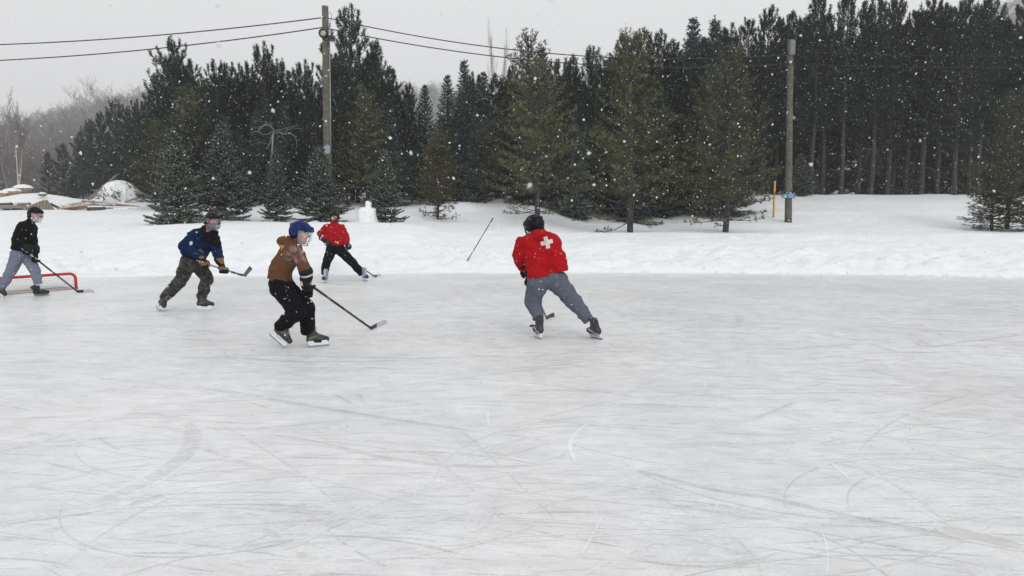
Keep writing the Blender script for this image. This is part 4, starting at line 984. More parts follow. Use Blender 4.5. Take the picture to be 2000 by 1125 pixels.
def person(label, Y0, J, cfg):
    """J: joint name -> (px, py, depth offset) read from the photograph"""
    K = {k: npv(P(v[0], v[1], Y0 + v[2])) for k, v in J.items()}
    base = (K['ankL'] + K['ankR']) / 2; org = np.array([base[0], base[1], 0.0])
    root = empty('person', org, label, 'person'); s = cfg.get('size', 1.0)
    hc = K['head']; HF = frame(cfg['face'], cfg.get('hup', (0, 0, 1)))
    allp = np.array(list(K.values())); lo, hi = allp.min(0) - .30, allp.max(0) + .30
    lat = unit(K['shR'] - K['shL']); lath = unit(K['hipR'] - K['hipL'])
    # body under the clothes: one skinned surface, head to ankles
    f = Field(lo, hi, .0105); chest = K['chest']
    head_into(f, hc, HF, K['neck'], chest)
    for c_, r_, e_ in ((chest, .10, K['belly']), (K['belly'], .10, K['pelvis'])):
        for sg in (-1, 1): f.cone(c_ + lat * sg * .05, e_ + lat * sg * .05, r_ * s, .10 * s, .04)
    for q in 'LR':
        f.cone(chest, K['sh' + q], .07, .05, .04); f.cone(K['sh' + q], K['el' + q], .048, .038, .02); f.cone(K['el' + q], K['wr' + q], .038, .028, .02)
        f.cone(K['pelvis'], K['hip' + q], .09, .08, .04); f.cone(K['hip' + q], K['kn' + q], .075, .050, .03); f.cone(K['kn' + q], K['ank' + q], .050, .036, .02)
    # a finer grid for the head itself: rebuild as one mesh on the fine lattice only where needed
    o_ = field_obj('body', f, M_SKIN, root, org, lambda V, C: face_colours(V, C, hc, HF, cfg['skin'], cfg.get('beard'), cfg.get('hair', (50, 38, 30))))
    # upper garment
    f = Field(lo, hi, .010); tr = cfg.get('torso', (.135, .13, .135)); tw = cfg.get('tw', .075)
    hem = K.get('hem', K['pelvis']); up_ax = unit(K['chest'] - hem)
    for sg in (-1, 1):
        f.cone(chest + lat * sg * tw, K['belly'] + (lat + lath) / 2 * sg * tw, tr[0], tr[1], .03); f.cone(K['belly'] + (lat + lath) / 2 * sg * tw, hem - up_ax * .03 + lath * sg * tw * 1.05, tr[1], tr[2], .03)
    for q in 'LR':
        ar = cfg.get('arm', (.078, .066, .052))
        f.cone(chest + (K['sh' + q] - chest) * .45 + np.array([0, 0, .02]), K['sh' + q], .105, ar[0], .05)
        f.cone(K['sh' + q], K['el' + q], ar[0], ar[1], .02); f.cone(K['el' + q], K['wr' + q], ar[1], ar[2], .02)
    f.cone(K['neck'], chest, .072, .11, .05)
    if cfg.get('hood'):
        hd = K['hood']; bk = unit(hd - K['neck']); hl = unit(np.cross(bk, (0, 0, 1)))
        f.cone(hd - hl * .075, hd + hl * .075, .048, .048, .03); f.cone(hd - hl * .075, K['neck'] - hl * .06 + np.array([0, 0, .01]), .045, .036, .03)
        f.cone(hd + hl * .075, K['neck'] + hl * .06 + np.array([0, 0, .01]), .045, .036, .03); f.cone(hd, K['neck'], .05, .07, .03)
    elif cfg.get('collar', True):
        f.cone(K['neck'] - lat * .03 + np.array([0, 0, .01]), K['neck'] + lat * .03 + np.array([0, 0, .01]), .062, .062, .02)
    f.cut(hem - up_ax * .045, -up_ax * 1.0 + unit(K['pelvis'] - hem + 1e-6) * .01)
    f.wrinkle(cfg.get('fold', .010) * 1.5, 8, cfg.get('seed', 1), (1, 1, 1.6)); 
    m_c = cfg.get('top_mat', M_CLOTH)
    top = field_obj(cfg.get('top_name', 'jacket'), f, m_c, root, org, lambda V, C: cfg['topcol'](V, C, K, lat, HF))
    # trousers
    f = Field(lo, hi, .010); lg = cfg.get('leg', (.115, .088, .075)); pr = cfg.get('pel', .125)
    for sg in (-1, 1): f.cone(hem + lath * sg * .06, K['pelvis'] + lath * sg * .07, pr - .03, pr, .03)
    for q in 'LR':
        f.cone(K['pelvis'] + (K['hip' + q] - K['pelvis']) * .6, K['hip' + q], pr * .95, lg[0] * 1.05, .03)
        f.cone(K['hip' + q], K['kn' + q], lg[0] * 1.05, lg[1], .015)
        mid = (K['kn' + q] * .4 + K['ank' + q] * .6); f.cone(K['kn' + q], mid, lg[1], lg[2] * 1.02, .02); f.cone(mid, K['ank' + q], lg[2] * 1.02, lg[2] * .9, .02)
    for q in 'LR':
        d_ = unit(K['ank' + q] - K['kn' + q]); f2 = K['ank' + q] + d_ * .035
        # cuff: cut everything past the hem of this leg
        R_ = .16; sl, X, Y, Z = f.sub(K['ank' + q] - R_, K['ank' + q] + R_)
        f.D[sl] = np.maximum(f.D[sl], ((X - f2[0]) * d_[0] + (Y - f2[1]) * d_[1] + (Z - f2[2]) * d_[2]).astype(np.float32))
    f.cut(hem - up_ax * .005, up_ax)
    f.wrinkle(min(cfg.get('fold', .010), .011) * 1.15, 7, cfg.get('seed', 1) + 40, (1, 1, 1.9))
    field_obj('trousers', f, cfg.get('leg_mat', M_CLOTH), root, org, lambda V, C: cfg['legcol'](V, C, K, lat, HF))
    h = helmet_part(root, org, hc, HF, cfg['helm'], cfg.get('helm2', (20, 20, 22)))
    if cfg.get('guard') == 'shield': shield_part(h, org, hc, HF)
    if cfg.get('guard') == 'cage': cage_part(h, org, hc, HF, cfg.get('cage_mat', M_CAGE))
    if cfg.get('guard') == 'both': shield_part(h, org, hc, HF, z0=.035, z1=-.05); cage_part(h, org, hc, HF, cfg.get('cage_mat', M_CAGE), z0=-.055)
    A = lambda x, y, z: hc + HF @ np.array([x, y, z]); mb = MB()
    mb.tube([A(-.10, 0, -.03), A(-.085, .03, -.09), A(-.03, .06, -.122), A(.03, .06, -.122), A(.085, .03, -.09), A(.10, 0, -.03)], .006, 6); mb.build('chin_strap', M_RUB, h, org, smooth=True)
    return root, K, org, lat, HF
# ------------------------------------------------------------------ the five players
def flat(col, extra=None):
    def f(V, C, K, lat, HF):
        C[:] = lin(col)
        if extra: extra(V, C, K, lat, HF)
        return C
    return f
def gcol(main, cuffc, patch=None, finger=None):
    def f(C, a, h, n, w):
        C[:] = lin(main); C[w < -.012] = lin(cuffc)
        if patch is not None: C[(np.abs(h + .03) < .022) & (n > .03)] = lin(patch)
        if patch is not None: C[(np.abs(w + .03) < .012)] = lin(patch)
        if finger is not None: C[(n < -.02)] = lin(finger)
        return C
    return f
def arr(v): return npv(v)
# -- brown hoodie, blue helmet, nearest, skating to the right
Y1 = 8.95
def br_top(V, C, K, lat, HF):
    # snow caught on shoulder and sleeve
    d = np.linalg.norm(V - (K['shR'] * .6 + K['elR'] * .4), axis=1); n = fbm(V[:, 0] * 20, V[:, 1] * 20, V[:, 2] * 20, 3, 4)
    C[:] = C * (1 - .0); m_ = np.clip((.20 - d) / .12, 0, 1) * np.clip(n * 2.6 + .3, 0, 1) * .24; C[:] = C * (1 - m_[:, None]) + np.array(lin((215, 205, 200))) * m_[:, None]
    s_ = unit(K['chest'] - K['pelvis']); q = V - K['neck']; bk = -np.cross(s_, lat)
    m2 = (np.abs(q @ s_ + .075) < .03) & (np.abs(q @ lat) < .13); C[m2 & (n > -.1)] = lin((176, 128, 70))
J1 = dict(head=(588, 455, 0), neck=(575, 477, 0), chest=(567, 497, 0), belly=(550, 524, 0), pelvis=(548, 556, 0), hem=(549, 541, 0), hood=(557, 471, .02),
          shL=(580, 492, .17), shR=(575, 491, -.18), elR=(592, 521, -.24), wrR=(600, 541, -.20), elL=(600, 530, .14), wrL=(597, 553, .10),
          hipR=(550, 563, -.10), hipL=(556, 563, .10), knR=(581, 609, -.16), ankR=(549, 637, -.10), knL=(598, 601, .14), ankL=(601, 648, .08))
r1, K1, o1, lat1, HF1 = person('person in a brown hoodie and blue helmet, stick reaching out ahead', Y1, J1, dict(
    face=(.88, -.42, -.18), hup=(.12, 0, 1), skin=(184, 122, 104), hair=(60, 40, 28), torso=(.128, .122, .132), tw=.05, hood=True, arm=(.076, .064, .056), fold=.011, seed=4,
    topcol=flat((94, 63, 47), br_top), top_name='hoodie', legcol=flat((12, 12, 19)), leg_mat=M_CLOTH2, leg=(.125, .098, .085), pel=.128, helm=(22, 38, 96), helm2=(14, 26, 70), guard='shield'))
tipR = G(557, 682); hlR = P(522.5, 652, Y1 - .12)
s_up = K1['knR'] - npv(tipR) * .5 - npv(hlR) * .5
skate_part(r1, o1, hlR, tipR, K1['ankR'] - (npv(hlR) + npv(tipR)) / 2, (40, 41, 38), (22, 24, 26), (88, 84, 66))
hl, tp = G(600, 679.5), G(644, 675.5)
skate_part(r1, o1, hl, tp, K1['ankL'] + np.array([.02, 0, 0]) - (npv(hl) + npv(tp)) / 2, (40, 41, 38), (22, 24, 26), (88, 84, 66))
ST1 = dict(butt=P(594, 548, Y1 - .16), heel=G(727, 643), toe=G(753, 632))
ax1 = unit(npv(ST1['heel']) - npv(ST1['butt']))
gr = npv(P(604, 557, Y1 - .17))
glove_part(r1, o1, K1['wrR'], gr, ax1, gcol((20, 20, 22), (24, 24, 26), (190, 192, 196)), sc=1.28)
glove_part(r1, o1, K1['wrL'], K1['wrL'] + np.array([.02, -.02, -.13]), np.array([.9, -.2, -.35]), gcol((18, 18, 20), (20, 20, 22)), sc=1.0)
hockey_stick(ST1['butt'], ST1['heel'], ST1['toe'], 'black stick with a grey taped blade held by the player in brown', [(.30, .34, (90, 92, 88)), (.55, .6, (74, 78, 60)), (.62, .8, (52, 62, 40))], lift=(0, -.25, 1))
# -- red hoodie with a cross, seen from behind
Y2 = 9.55
J2 = dict(head=(1043, 441, .10), neck=(1052, 459, .02), chest=(1057, 480, .0), belly=(1065, 508, 0), pelvis=(1069, 541, 0), hem=(1069, 529, -.02), hood=(1061, 458, -.10),
          shL=(1022, 476, .03), shR=(1078, 474, .05), elL=(1013, 502, .08), wrL=(1021, 520, .22), elR=(1078, 498, .26), wrR=(1050, 526, .32),
          hipL=(1052, 548, .0), hipR=(1087, 548, 0), knL=(1041, 588, .12), ankL=(1050, 618, .0), knR=(1120, 588, .06), ankR=(1147, 622, .0))
r2, K2, o2, lat2, HF2 = person('person in a red hoodie with a white cross on its back, seen from behind', Y2, J2, dict(
    face=(-.55, .80, -.25), hup=(-.15, .1, 1), skin=(190, 140, 122), torso=(.145, .146, .142), tw=.112, hood=True, arm=(.092, .078, .062), fold=.014, seed=8,
    topcol=flat((160, 16, 24)), top_name='hoodie', legcol=flat((88, 94, 106)), leg=(.135, .105, .082), pel=.140, helm=(17, 19, 27), helm2=(10, 10, 15), guard='cage', cage_mat=mat('black_wire', (25, 25, 27), .4)))
a, b = G(1058, 664), G(1046, 658)
skate_part(r2, o2, npv(a), npv(a) + unit(np.array([-.32, 1, 0])) * .27, np.array([-.02, 0, 1.]) + .0, (44, 42, 52), (38, 38, 42), (176, 168, 158))
a = G(1178, 664)
skate_part(r2, o2, npv(a), npv(a) + unit(np.array([-.45, .75, -.0])) * .27, K2['ankR'] - npv(a) - np.array([-.03, .08, 0]), (44, 42, 52), (38, 38, 42), (176, 168, 158))
bt = npv(P(1024, 528, Y2 + .30)); he = npv(G(1068.5, 623)); to = he + np.array([.02, .02, 0]) + unit(np.array([.35, .95, 0])) * .26
ax2 = unit(he - bt); glove_part(r2, o2, K2['wrL'], bt + ax2 * .10, ax2, gcol((22, 22, 26), (22, 22, 26)), sc=1.15)
glove_part(r2, o2, K2['wrR'], bt + ax2 * .38 + np.array([0, 0, .0]), ax2, gcol((22, 22, 26), (22, 22, 26)), sc=1.1)
hockey_stick(bt, he, to, 'stick with an orange-brown lower shaft held in front of the player with the cross', [(.55, .72, (120, 150, 160)), (.72, .95, (134, 84, 60))], lift=(.1, 0, 1), tape_blade=False)
mb = MB(); c = npv(G(1039.5, 638)); mb.tube([c + np.array([0, 0, .001]), c + np.array([0, 0, .004]), c + np.array([0, 0, .022]), c + np.array([0, 0, .0255])], [.035, .038, .038, .035], 28)
pk = mb.build('hockey_puck', M_RUB, None, c, smooth=False); tag(pk, 'black rubber puck lying on the ice beside the skate of the player with the cross', 'puck')
# emblem: white cross laid on the cloth of the back
def cross_emblem(root, org, hood_obj, px, py, size, tilt):
    bpy.context.view_layer.update(); me = hood_obj.data; from mathutils.bvhtree import BVHTree
    bv = BVHTree.FromPolygons([v.co + Vector(org) for v in me.vertices], [tuple(p.vertices) for p in me.polygons])
    n = 12; V = []; idx = {}; F = []
    c0 = P(px, py, Y2 - .6); 
    u = Vector((math.cos(tilt), 0, -math.sin(tilt))); v = Vector((math.sin(tilt), 0, math.cos(tilt)))
    def vert(i, j):
        if (i, j) not in idx:
            s_ = c0 + u * (i / n - .5) * size + v * (j / n - .5) * size; hit = bv.ray_cast(s_, Vector((.0, 1, 0)))
            p = (hit[0] - Vector((0, .004, 0))) if hit[0] else s_ + Vector((0, .5, 0)); idx[(i, j)] = len(V); V.append(tuple(p))
        return idx[(i, j)]
    for i in range(n):
        for j in range(n):
            if (4 <= i < 8) or (4 <= j < 8): F.append((vert(i, j), vert(i + 1, j), vert(i + 1, j + 1), vert(i, j + 1)))
    o = bpy.data.objects.new('cross_emblem', mesh_np('cross_emblem', np.array(V), np.array(F), mat('white_print', (205, 198, 197), .9), origin=org)); link(o, hood_obj)
cross_emblem(r2, o2, [c for c in r2.children if c.name.startswith('hoodie')][0], 1071.5, 477, .155, -.26)
# -- blue jacket, camouflage trousers
Y3 = 12.2
def bl_top(V, C, K, lat, HF):
    s_ = unit(K['chest'] - K['pelvis']); q = V - K['neck']; fr = np.cross(s_, lat)
    up = (q @ s_ > -.20) & (np.abs(q @ lat) < .17); fq = q @ unit(K['elL'] - K['shL'])
    C[up & ((V - K['chest'])[:, 0] > .03)] = lin((16, 16, 20))
    C[q @ s_ > -.06] = lin((20, 22, 28))
    C[np.linalg.norm(V - npv(P(416, 465.5, Y3 - .16)), axis=1) < .038] = lin((190, 188, 175))
J3 = dict(head=(415, 431, -.04), neck=(406, 448, 0), chest=(396, 466, 0), belly=(383, 486, 0), pelvis=(377, 509, 0), hem=(379, 497, 0),
          shR=(379, 459, -.17), shL=(416, 459, .12), elR=(360, 482, -.25), wrR=(392, 501, -.24), elL=(423, 487, .06), wrL=(429, 509, -.10),
          hipR=(369, 514, -.08), hipL=(387, 513, .08), knR=(350, 551, -.05), ankR=(322, 580, .0), knL=(404, 545, .02), ankL=(395, 577, .04))
r3, K3, o3, lat3, HF3 = person('person in a dark blue jacket and camouflage trousers, stick raised off the ice', Y3, J3, dict(
    face=(.62, -.76, -.08), hup=(.05, 0, 1), skin=(184, 104, 94), torso=(.140, .140, .135), tw=.075, arm=(.088, .078, .060), fold=.014, seed=12,
    topcol=flat((12, 32, 66), bl_top), top_name='jacket', legcol=flat((80, 80, 60)), leg_mat=M_CAMO, leg=(.125, .098, .086), pel=.135, helm=(14, 18, 22), helm2=(9, 10, 12), guard='both', cage_mat=mat('pale_wire', (110, 114, 118), .4)))
tp = G(315, 611); hl = npv(P(301, 596, Y3 + .02))
skate_part(r3, o3, hl, npv(tp), K3['ankR'] - (hl + npv(tp)) / 2, (24, 30, 32), (24, 28, 30), (30, 50, 52))
hl, tp = G(383, 607), G(416, 606)
skate_part(r3, o3, hl, tp, K3['ankL'] - (npv(hl) + npv(tp)) / 2 + np.array([.03, 0, 0]), (24, 26, 30), (22, 24, 27), (60, 64, 70))
bt = npv(P(390, 511, Y3 - .32)); he = npv(P(474, 538, Y3 - .42)); to = npv(P(487, 519, Y3 - .34)); ax3 = unit(he - bt)
g3 = gcol((14, 14, 16), (16, 16, 18), None, (110, 88, 52))
glove_part(r3, o3, K3['wrR'], bt + ax3 * .10, ax3, g3, sc=1.2); glove_part(r3, o3, K3['wrL'], bt + ax3 * .43, ax3, g3, sc=1.2)
hockey_stick(bt, he, to, 'grey and black stick held off the ice by the player in the blue jacket', [(.2, .5, (140, 142, 145)), (.56, .62, (150, 150, 150)), (.7, .74, (140, 140, 140)), (.84, .88, (140, 140, 140))], lift=(.55, 0, -.3), tape_blade=False, blade_col=(58, 58, 54))
# -- far player in the red pullover, facing the camera
Y4 = 17.3
J4 = dict(head=(653, 422, -.02), neck=(653, 435, .02), chest=(652.5, 451, .02), belly=(653, 463, .02), pelvis=(655, 483, .03), hem=(654, 475, .02),
          shR=(639, 445, .0), shL=(667, 445, .0), elR=(626.5, 456, .08), wrR=(632, 467, -.10), elL=(676, 463, .0), wrL=(678, 484, -.10),
          hipR=(648, 488, .0), hipL=(663, 488, .0), knR=(638, 511, -.12), ankR=(634, 533, -.02), knL=(687, 511, -.1), ankL=(705, 533, .0))
r4, K4, o4, lat4, HF4 = person('person in a red pullover and black trousers facing the camera with legs wide apart', Y4, J4, dict(
    face=(.15, -.97, -.1), skin=(170, 118, 100), beard=(46, 34, 30), torso=(.150, .140, .135), tw=.085, arm=(.085, .076, .062), fold=.010, seed=15,
    topcol=flat((154, 18, 26)), top_name='pullover', legcol=flat((11, 11, 16)), leg_mat=M_CLOTH2, leg=(.120, .095, .088), pel=.135, helm=(20, 28, 28), helm2=(14, 17, 19)))
a = npv(G(631.5, 553.5)); skate_part(r4, o4, a + np.array([.02, .24, 0]), a, np.array([.02, 0, 1.]), (120, 125, 150), (30, 32, 44), (170, 175, 190))
a = npv(G(717, 550)); skate_part(r4, o4, a + np.array([-.14, .2, 0]), a, K4['ankL'] - a - np.array([-.05, .10, 0]), (120, 125, 150), (30, 32, 44), (170, 175, 190))
bt = npv(P(640, 474, Y4 - .22)); he = npv(G(733, 541.5, .0)); to = he + np.array([.10, -.10, 0]); to = he + unit(np.array([.25, .85, 0])) * .26; ax4 = unit(he - bt)
g4 = gcol((20, 22, 34), (20, 22, 34), (170, 172, 178)); glove_part(r4, o4, K4['wrR'], bt + ax4 * .05, ax4, g4, sc=1.2)
u_ = (npv(P(680, 499, Y4 - .2)) - bt) @ ax4; glove_part(r4, o4, K4['wrL'], bt + ax4 * u_, ax4, g4, sc=1.15)
hockey_stick(bt, he, to, 'slim black stick held low across the legs of the player in the red pullover', [(.96, 1.0, (120, 122, 126))], lift=(0, 0, 1))
# -- left player in black
Y5 = 13.95
J5 = dict(head=(69, 419, 0), neck=(61, 434, .0), chest=(53, 449, 0), belly=(47, 470, 0), pelvis=(43, 494, 0), hem=(44, 483, 0),
          shR=(44, 443, -.16), shL=(60, 444, .16), elR=(31, 466, -.26), wrR=(55, 486, -.28), elL=(65, 470, .10), wrL=(70, 491, -.04),
          hipR=(36, 497, -.07), hipL=(50, 497, .07), knR=(21, 530, -.05), ankR=(5, 559, .0), knL=(68, 527, .02), ankL=(74, 551, .03))
r5, K5, o5, lat5, HF5 = person('person in a black jacket and grey trousers skating past the fallen red goal', Y5, J5, dict(
    face=(.90, -.42, -.14), hup=(.06, 0, 1), skin=(184, 122, 104), torso=(.140, .132, .130), tw=.072, arm=(.086, .072, .056), fold=.010, seed=19,
    topcol=flat((9, 10, 13)), top_name='jacket', top_mat=M_CLOTH2, legcol=flat((112, 118, 134)), leg=(.118, .090, .076), pel=.128, helm=(11, 13, 15), helm2=(8, 9, 10), guard='shield'))
hl = npv(P(-12, 570, Y5)); tp = npv(G(-2, 582)); tp = npv(G(1, 581)); skate_part(r5, o5, hl, tp, K5['ankR'] - (hl + tp) / 2, (22, 24, 26), (22, 22, 24), (60, 64, 66))
hl, tp = G(68, 577.5), G(94, 576.5); skate_part(r5, o5, hl, tp, K5['ankL'] - (npv(hl) + npv(tp)) / 2 + np.array([.03, 0, 0]), (22, 30, 30), (22, 24, 26), (40, 52, 52))
bt = npv(P(44, 485, Y5 - .28)); he = npv(G(154, 571.5)); to = npv(G(184, 571)); ax5 = unit(he - bt)
g5 = gcol((16, 17, 20), (18, 18, 20)); u_ = (npv(P(62, 497, Y5 - .27)) - bt) @ ax5
glove_part(r5, o5, K5['wrR'], bt + ax5 * u_, ax5, g5, sc=1.1); glove_part(r5, o5, K5['wrL'], bt + ax5 * (u_ + .22), ax5, g5, sc=1.1)
hockey_stick(bt, he, to, 'black stick with white tape held down to the ice beside the red goal', [(.12, .28, (190, 190, 190)), (.5, .53, (120, 120, 120)), (.62, .8, (52, 74, 96))], lift=(0, -.2, 1))
# -- stick standing tilted in the bank
g_ = ONG(913, 22.0); tpt = npv(P(963, 426, 22.1)); bb = npv(P(914, 507, 22.0)); g0 = npv(ONG(914, 22.0))
for Yb in np.arange(19.2, 24, .02):
    bb = npv(P(913, 509, Yb))
    if bb[2] <= TZ(bb[0], Yb) + .03: break
else: pass
tpt = npv(P(963, 426, bb[1] + .1)); he = bb
hockey_stick(tpt, bb, bb + np.array([.05, .27, -.05]), 'black and green stick standing tilted on the snow bank, far from any player', [(.12, .14, (190, 190, 190)), (.3, .5, (96, 118, 62)), (.78, .81, (200, 200, 200))], lift=(0, 0, 1), grip_col=(70, 74, 74))
# ------------------------------------------------------------------ goal
def goal():
    A = npv(G(149, 564.5)); Bp = npv(G(-8, 577.5)); u = unit(Bp - A); Bp = A + u * 1.83; hgt = .33; back = np.cross(u, (0, 0, 1)) * -1
    if back[0] > 0: back = -back
    root = empty('hockey_goal', (A + Bp) / 2, 'low red-framed hockey goal with white netting beside the player in black', 'hockey goal'); org = (A + Bp) / 2
    up = np.array([0, 0, 1.]); red = mat('red_pipe', (186, 34, 44), .45, noise=.1)
    mb = MB(); pts = [A + up * .0, A + up * (hgt - .12)]
    for k in range(1, 6): t = k / 5 * math.pi / 2; pts.append(A + up * (hgt - .12 + .12 * math.sin(t)) + u * (.12 - .12 * math.cos(t)))
    pts.append(A + up * hgt + u * 1.0)
    for k in range(6): t = k / 5 * math.pi / 2; pts.append(Bp + up * (hgt - .12 + .12 * math.cos(t)) - u * (.12 - .12 * math.sin(t)))
    pts.append(Bp); mb.tube(pts, .030, 12); mb.build('goal_frame', red, root, org, smooth=True)
    mb = MB(); mb.tube([A + up * .02, A + up * .02 + back * .30, A + up * .02 + back * .45 + u * .12, Bp + up * .02 + back * .45 - u * .12, Bp + up * .02 + back * .3, Bp + up * .02], .022, 10); mb.build('base_frame', mat('white_pipe', (206, 200, 196), .6), root, org, smooth=True)
    mb = MB(); mb.tube([A + up * .018, Bp + up * .018], .020, 8); mb.build('ground_bar', mat('dirty_pipe', (190, 180, 172), .7), root, org, smooth=True)
    mb = MB(); nu, nv = 34, 9; T0 = lambda s_: A + up * (hgt - .02) + u * (.06 + 1.71 * s_); B0 = lambda s_: A + up * .03 + back * .44 + u * (.06 + 1.71 * s_)
    sag = lambda p, v: p - up * .05 * math.sin(v * math.pi)
    for i in range(nu + 1):
        s_ = i / nu; mb.tube([sag(T0(s_) * (1 - v) + B0(s_) * v, v) for v in np.linspace(0, 1, 6)], .0035, 3, cap=False)
    for j in range(nv + 1):
        v = j / nv; mb.tube([sag(T0(s_) * (1 - v) + B0(s_) * v, v) for s_ in np.linspace(0, 1, 10)], .0035, 3, cap=False)
    for E in (A, Bp):
        for k in range(1, 8): v = k / 8; mb.tube([E + up * (hgt - .04) * (1 - v) + back * .0 + up * .02, E + up * .03 + back * .42 * (1 - v)], .0035, 3, cap=False)
    mb.build('net', mat('white_cord', (206, 204, 204), .9), root, org)
goal()
# ------------------------------------------------------------------ poles, lamps, wires
M_POLE = mat('pole_wood', (92, 88, 77), .95, noise=.3, nscale=5, bump=.5, bscale=14)
M_GREY = mat('grey_metal', (120, 132, 138), .6, noise=.12); M_BLACK = mat('black_metal', (28, 28, 30), .6)
Yp = 30.0
tp = npv(P(635, 12, Yp)); gp = npv(ONG(640, Yp)); px0 = npv(P(639.5, 300, Yp)); ax_ = unit(tp - px0); gp = px0 - ax_ * ((px0[2] - gp[2]) / ax_[2]) 
pole1 = empty('utility_pole', gp, 'weathered wooden lamp pole rising behind the snowy spruces', 'utility pole')
mb = MB(); n = 9; pts = [gp - ax_ * .5 + (tp - gp + ax_ * .5) * i / n for i in range(n + 1)]; mb.tube(pts, [.17 - .045 * i / n for i in range(n + 1)], 16); mb.build('pole', M_POLE, pole1, gp, smooth=True)
mb = MB(); q = lambda a, b, d=-.14: npv(P(a, b, Yp + d)); mb.tube([q(643.5, 82, -.05), q(645, 200, -.05), q(646, 296, -.05)], .028, 8); mb.build('conduit', M_GREY, pole1, gp, smooth=True)
mb = MB(); mb.box(q(639, 292, -.17), (.24, .14, .30), bev=.02); mb.box(q(639, 299, -.19), (.12, .12, .14), bev=.01); mb.build('meter_box', mat('meter_box', (132, 150, 158), .5), pole1, gp)
mb = MB(); mb.tube([q(641, 27, -.05), q(645, 24, -.05), q(648, 30, -.08), q(645, 48, -.1), q(644, 60, -.1), q(646, 70, -.1)], .012, 6); mb.box(q(643, 49, -.08), (.10, .10, .16), bev=.01); mb.build('cable_loop', M_GREY, pole1, gp)
mb = MB(); mb.tube([q(633.5, 34, -.2), q(633.5, 34, .1)], .03, 8); mb.tube([q(628, 35, -.05), q(632, 35, -.05)], .04, 8); mb.build('insulator', M_BLACK, pole1, gp)
def flood(px, py, d, face, label, lens):
    c = npv(P(px, py, Yp - .30)); f_ = unit(np.array(face, float)); r = empty('flood_lamp', c, label, 'floodlight')
    mb = MB(); mb.tube([c - f_ * .16, c - f_ * .10, c - f_ * .02, c + f_ * .03], [.06, .14, .20 * d, .205 * d], 20); mb.build('housing', M_BLACK, r, c, smooth=True)
    mb = MB(); mb.tube([c + f_ * .031, c + f_ * .045], [.125 * d, .115 * d], 20); mb.tube([c + f_ * .045, c + f_ * .055], [.115 * d, .04], 20); mb.build('lens', lens, r, c, smooth=True)
    mb = MB(); mb.tube([c - f_ * .1, npv(P(636, py, Yp - .1))], .025, 8); mb.build('bracket', M_GREY, r, c)
flood(632, 65, .95, (-.12, -.9, -.38), 'round black floodlight with a pale lens on the front of the lamp pole', mat('lamp_lens', (176, 172, 150), .25))
flood(647, 77, .72, (.12, -.15, -1), 'smaller black lamp hanging face down on the right of the lamp pole', mat('dim_lens', (120, 120, 112), .3))
Yq = 32.0
tq = npv(P(1544, 78, Yq)); gq = npv(ONG(1539, Yq)); pq = npv(P(1539.5, 432, Yq)); ax_ = unit(tq - pq); gq = pq - ax_ * ((pq[2] - gq[2]) / ax_[2])
pole2 = empty('utility_pole', gq, 'bare wooden utility pole in open snow with a small blue sign', 'utility pole')
mb = MB(); pts = [gq - ax_ * .5 + (tq - gq + ax_ * .5) * i / n for i in range(n + 1)]; mb.tube(pts, [.155 - .045 * i / n for i in range(n + 1)], 16); mb.build('pole', M_POLE, pole2, gq, smooth=True)
q2 = lambda a, b, d=-.16: npv(P(a, b, Yq + d))
mb = MB(); mb.box(q2(1547, 93, -.1), (.22, .22, .62), bev=.03); mb.build('equipment_box', mat('pale_box', (110, 118, 114), .7, noise=.2), pole2, gq)
mb = MB(); mb.box(q2(1543, 124, -.06), (.40, .10, .07), bev=.01); mb.build('crossarm', M_BLACK, pole2, gq)
mb = MB(); mb.tube([q2(1543, 123, -.22), q2(1545, 120, -.2)], [.05, .05], 10); mb.build('insulator', mat('insulator_white', (190, 196, 200), .4), pole2, gq)
mb = MB(); mb.tube([q2(1549, 130, -.02), q2(1547, 260, -.02), q2(1544.5, 378, -.02)], .012, 6); mb.box(q2(1550, 230, -.05), (.12, .10, .12), bev=.01); mb.build('conduit', M_GREY, pole2, gq)
# blue sign wrapped on the pole
c = q2(1541, 382.5, -.20); sg = empty('pole_sign', c, 'small blue sign with white lettering strapped low on the bare utility pole', 'sign')
mb = MB(); mb.box(c, (.52, .02, .21), bev=.008); mb.build('sign_board', mat('sign_blue', (40, 112, 165), .5), sg, c)
mb = MB(); mb.box(c + np.array([-.17, -.0125, 0]), (.13, .005, .14)); mb.build('sign_emblem', mat('sign_pale', (150, 190, 190), .6), sg, c)
mb = MB(); 
for i, (x_, z_, w_) in enumerate([(-.02, .045, .05), (.045, .045, .05), (.11, .045, .05), (.17, .045, .04), (.06, -.035, .10), (.15, -.035, .05)]): mb.box(c + np.array([x_, -.0125, z_]), (w_, .005, .028))
mb.build('sign_lettering', mat('sign_white', (200, 216, 224), .6), sg, c)
mb = MB(); mb.box(c + np.array([0, .03, .13]), (.20, .03, .07), bev=.005); mb.build('strap', M_WHITEPL, sg, c)
a, b = npv(P(1513.5, 356, 33.5)), npv(P(1511, 412, 33.5)); st = empty('marker_stake', b, 'thin yellow marker stake leaning slightly in the snow left of the utility pole', 'marker stake')
mb = MB(); mb.tube([b - np.array([0, 0, .3]) + (b - a) * .1, b + (a - b) * .5, a], [.045, .043, .04], 10); mb.build('stake_tube', mat('stake_yellow', (205, 160, 52), .6, noise=.12), st, b, smooth=True)
mb = MB(); mb.tube([a, a + (a - b) * .04], [.042, .036], 10); mb.build('cap', mat('stake_pale', (215, 200, 130), .6), st, b)
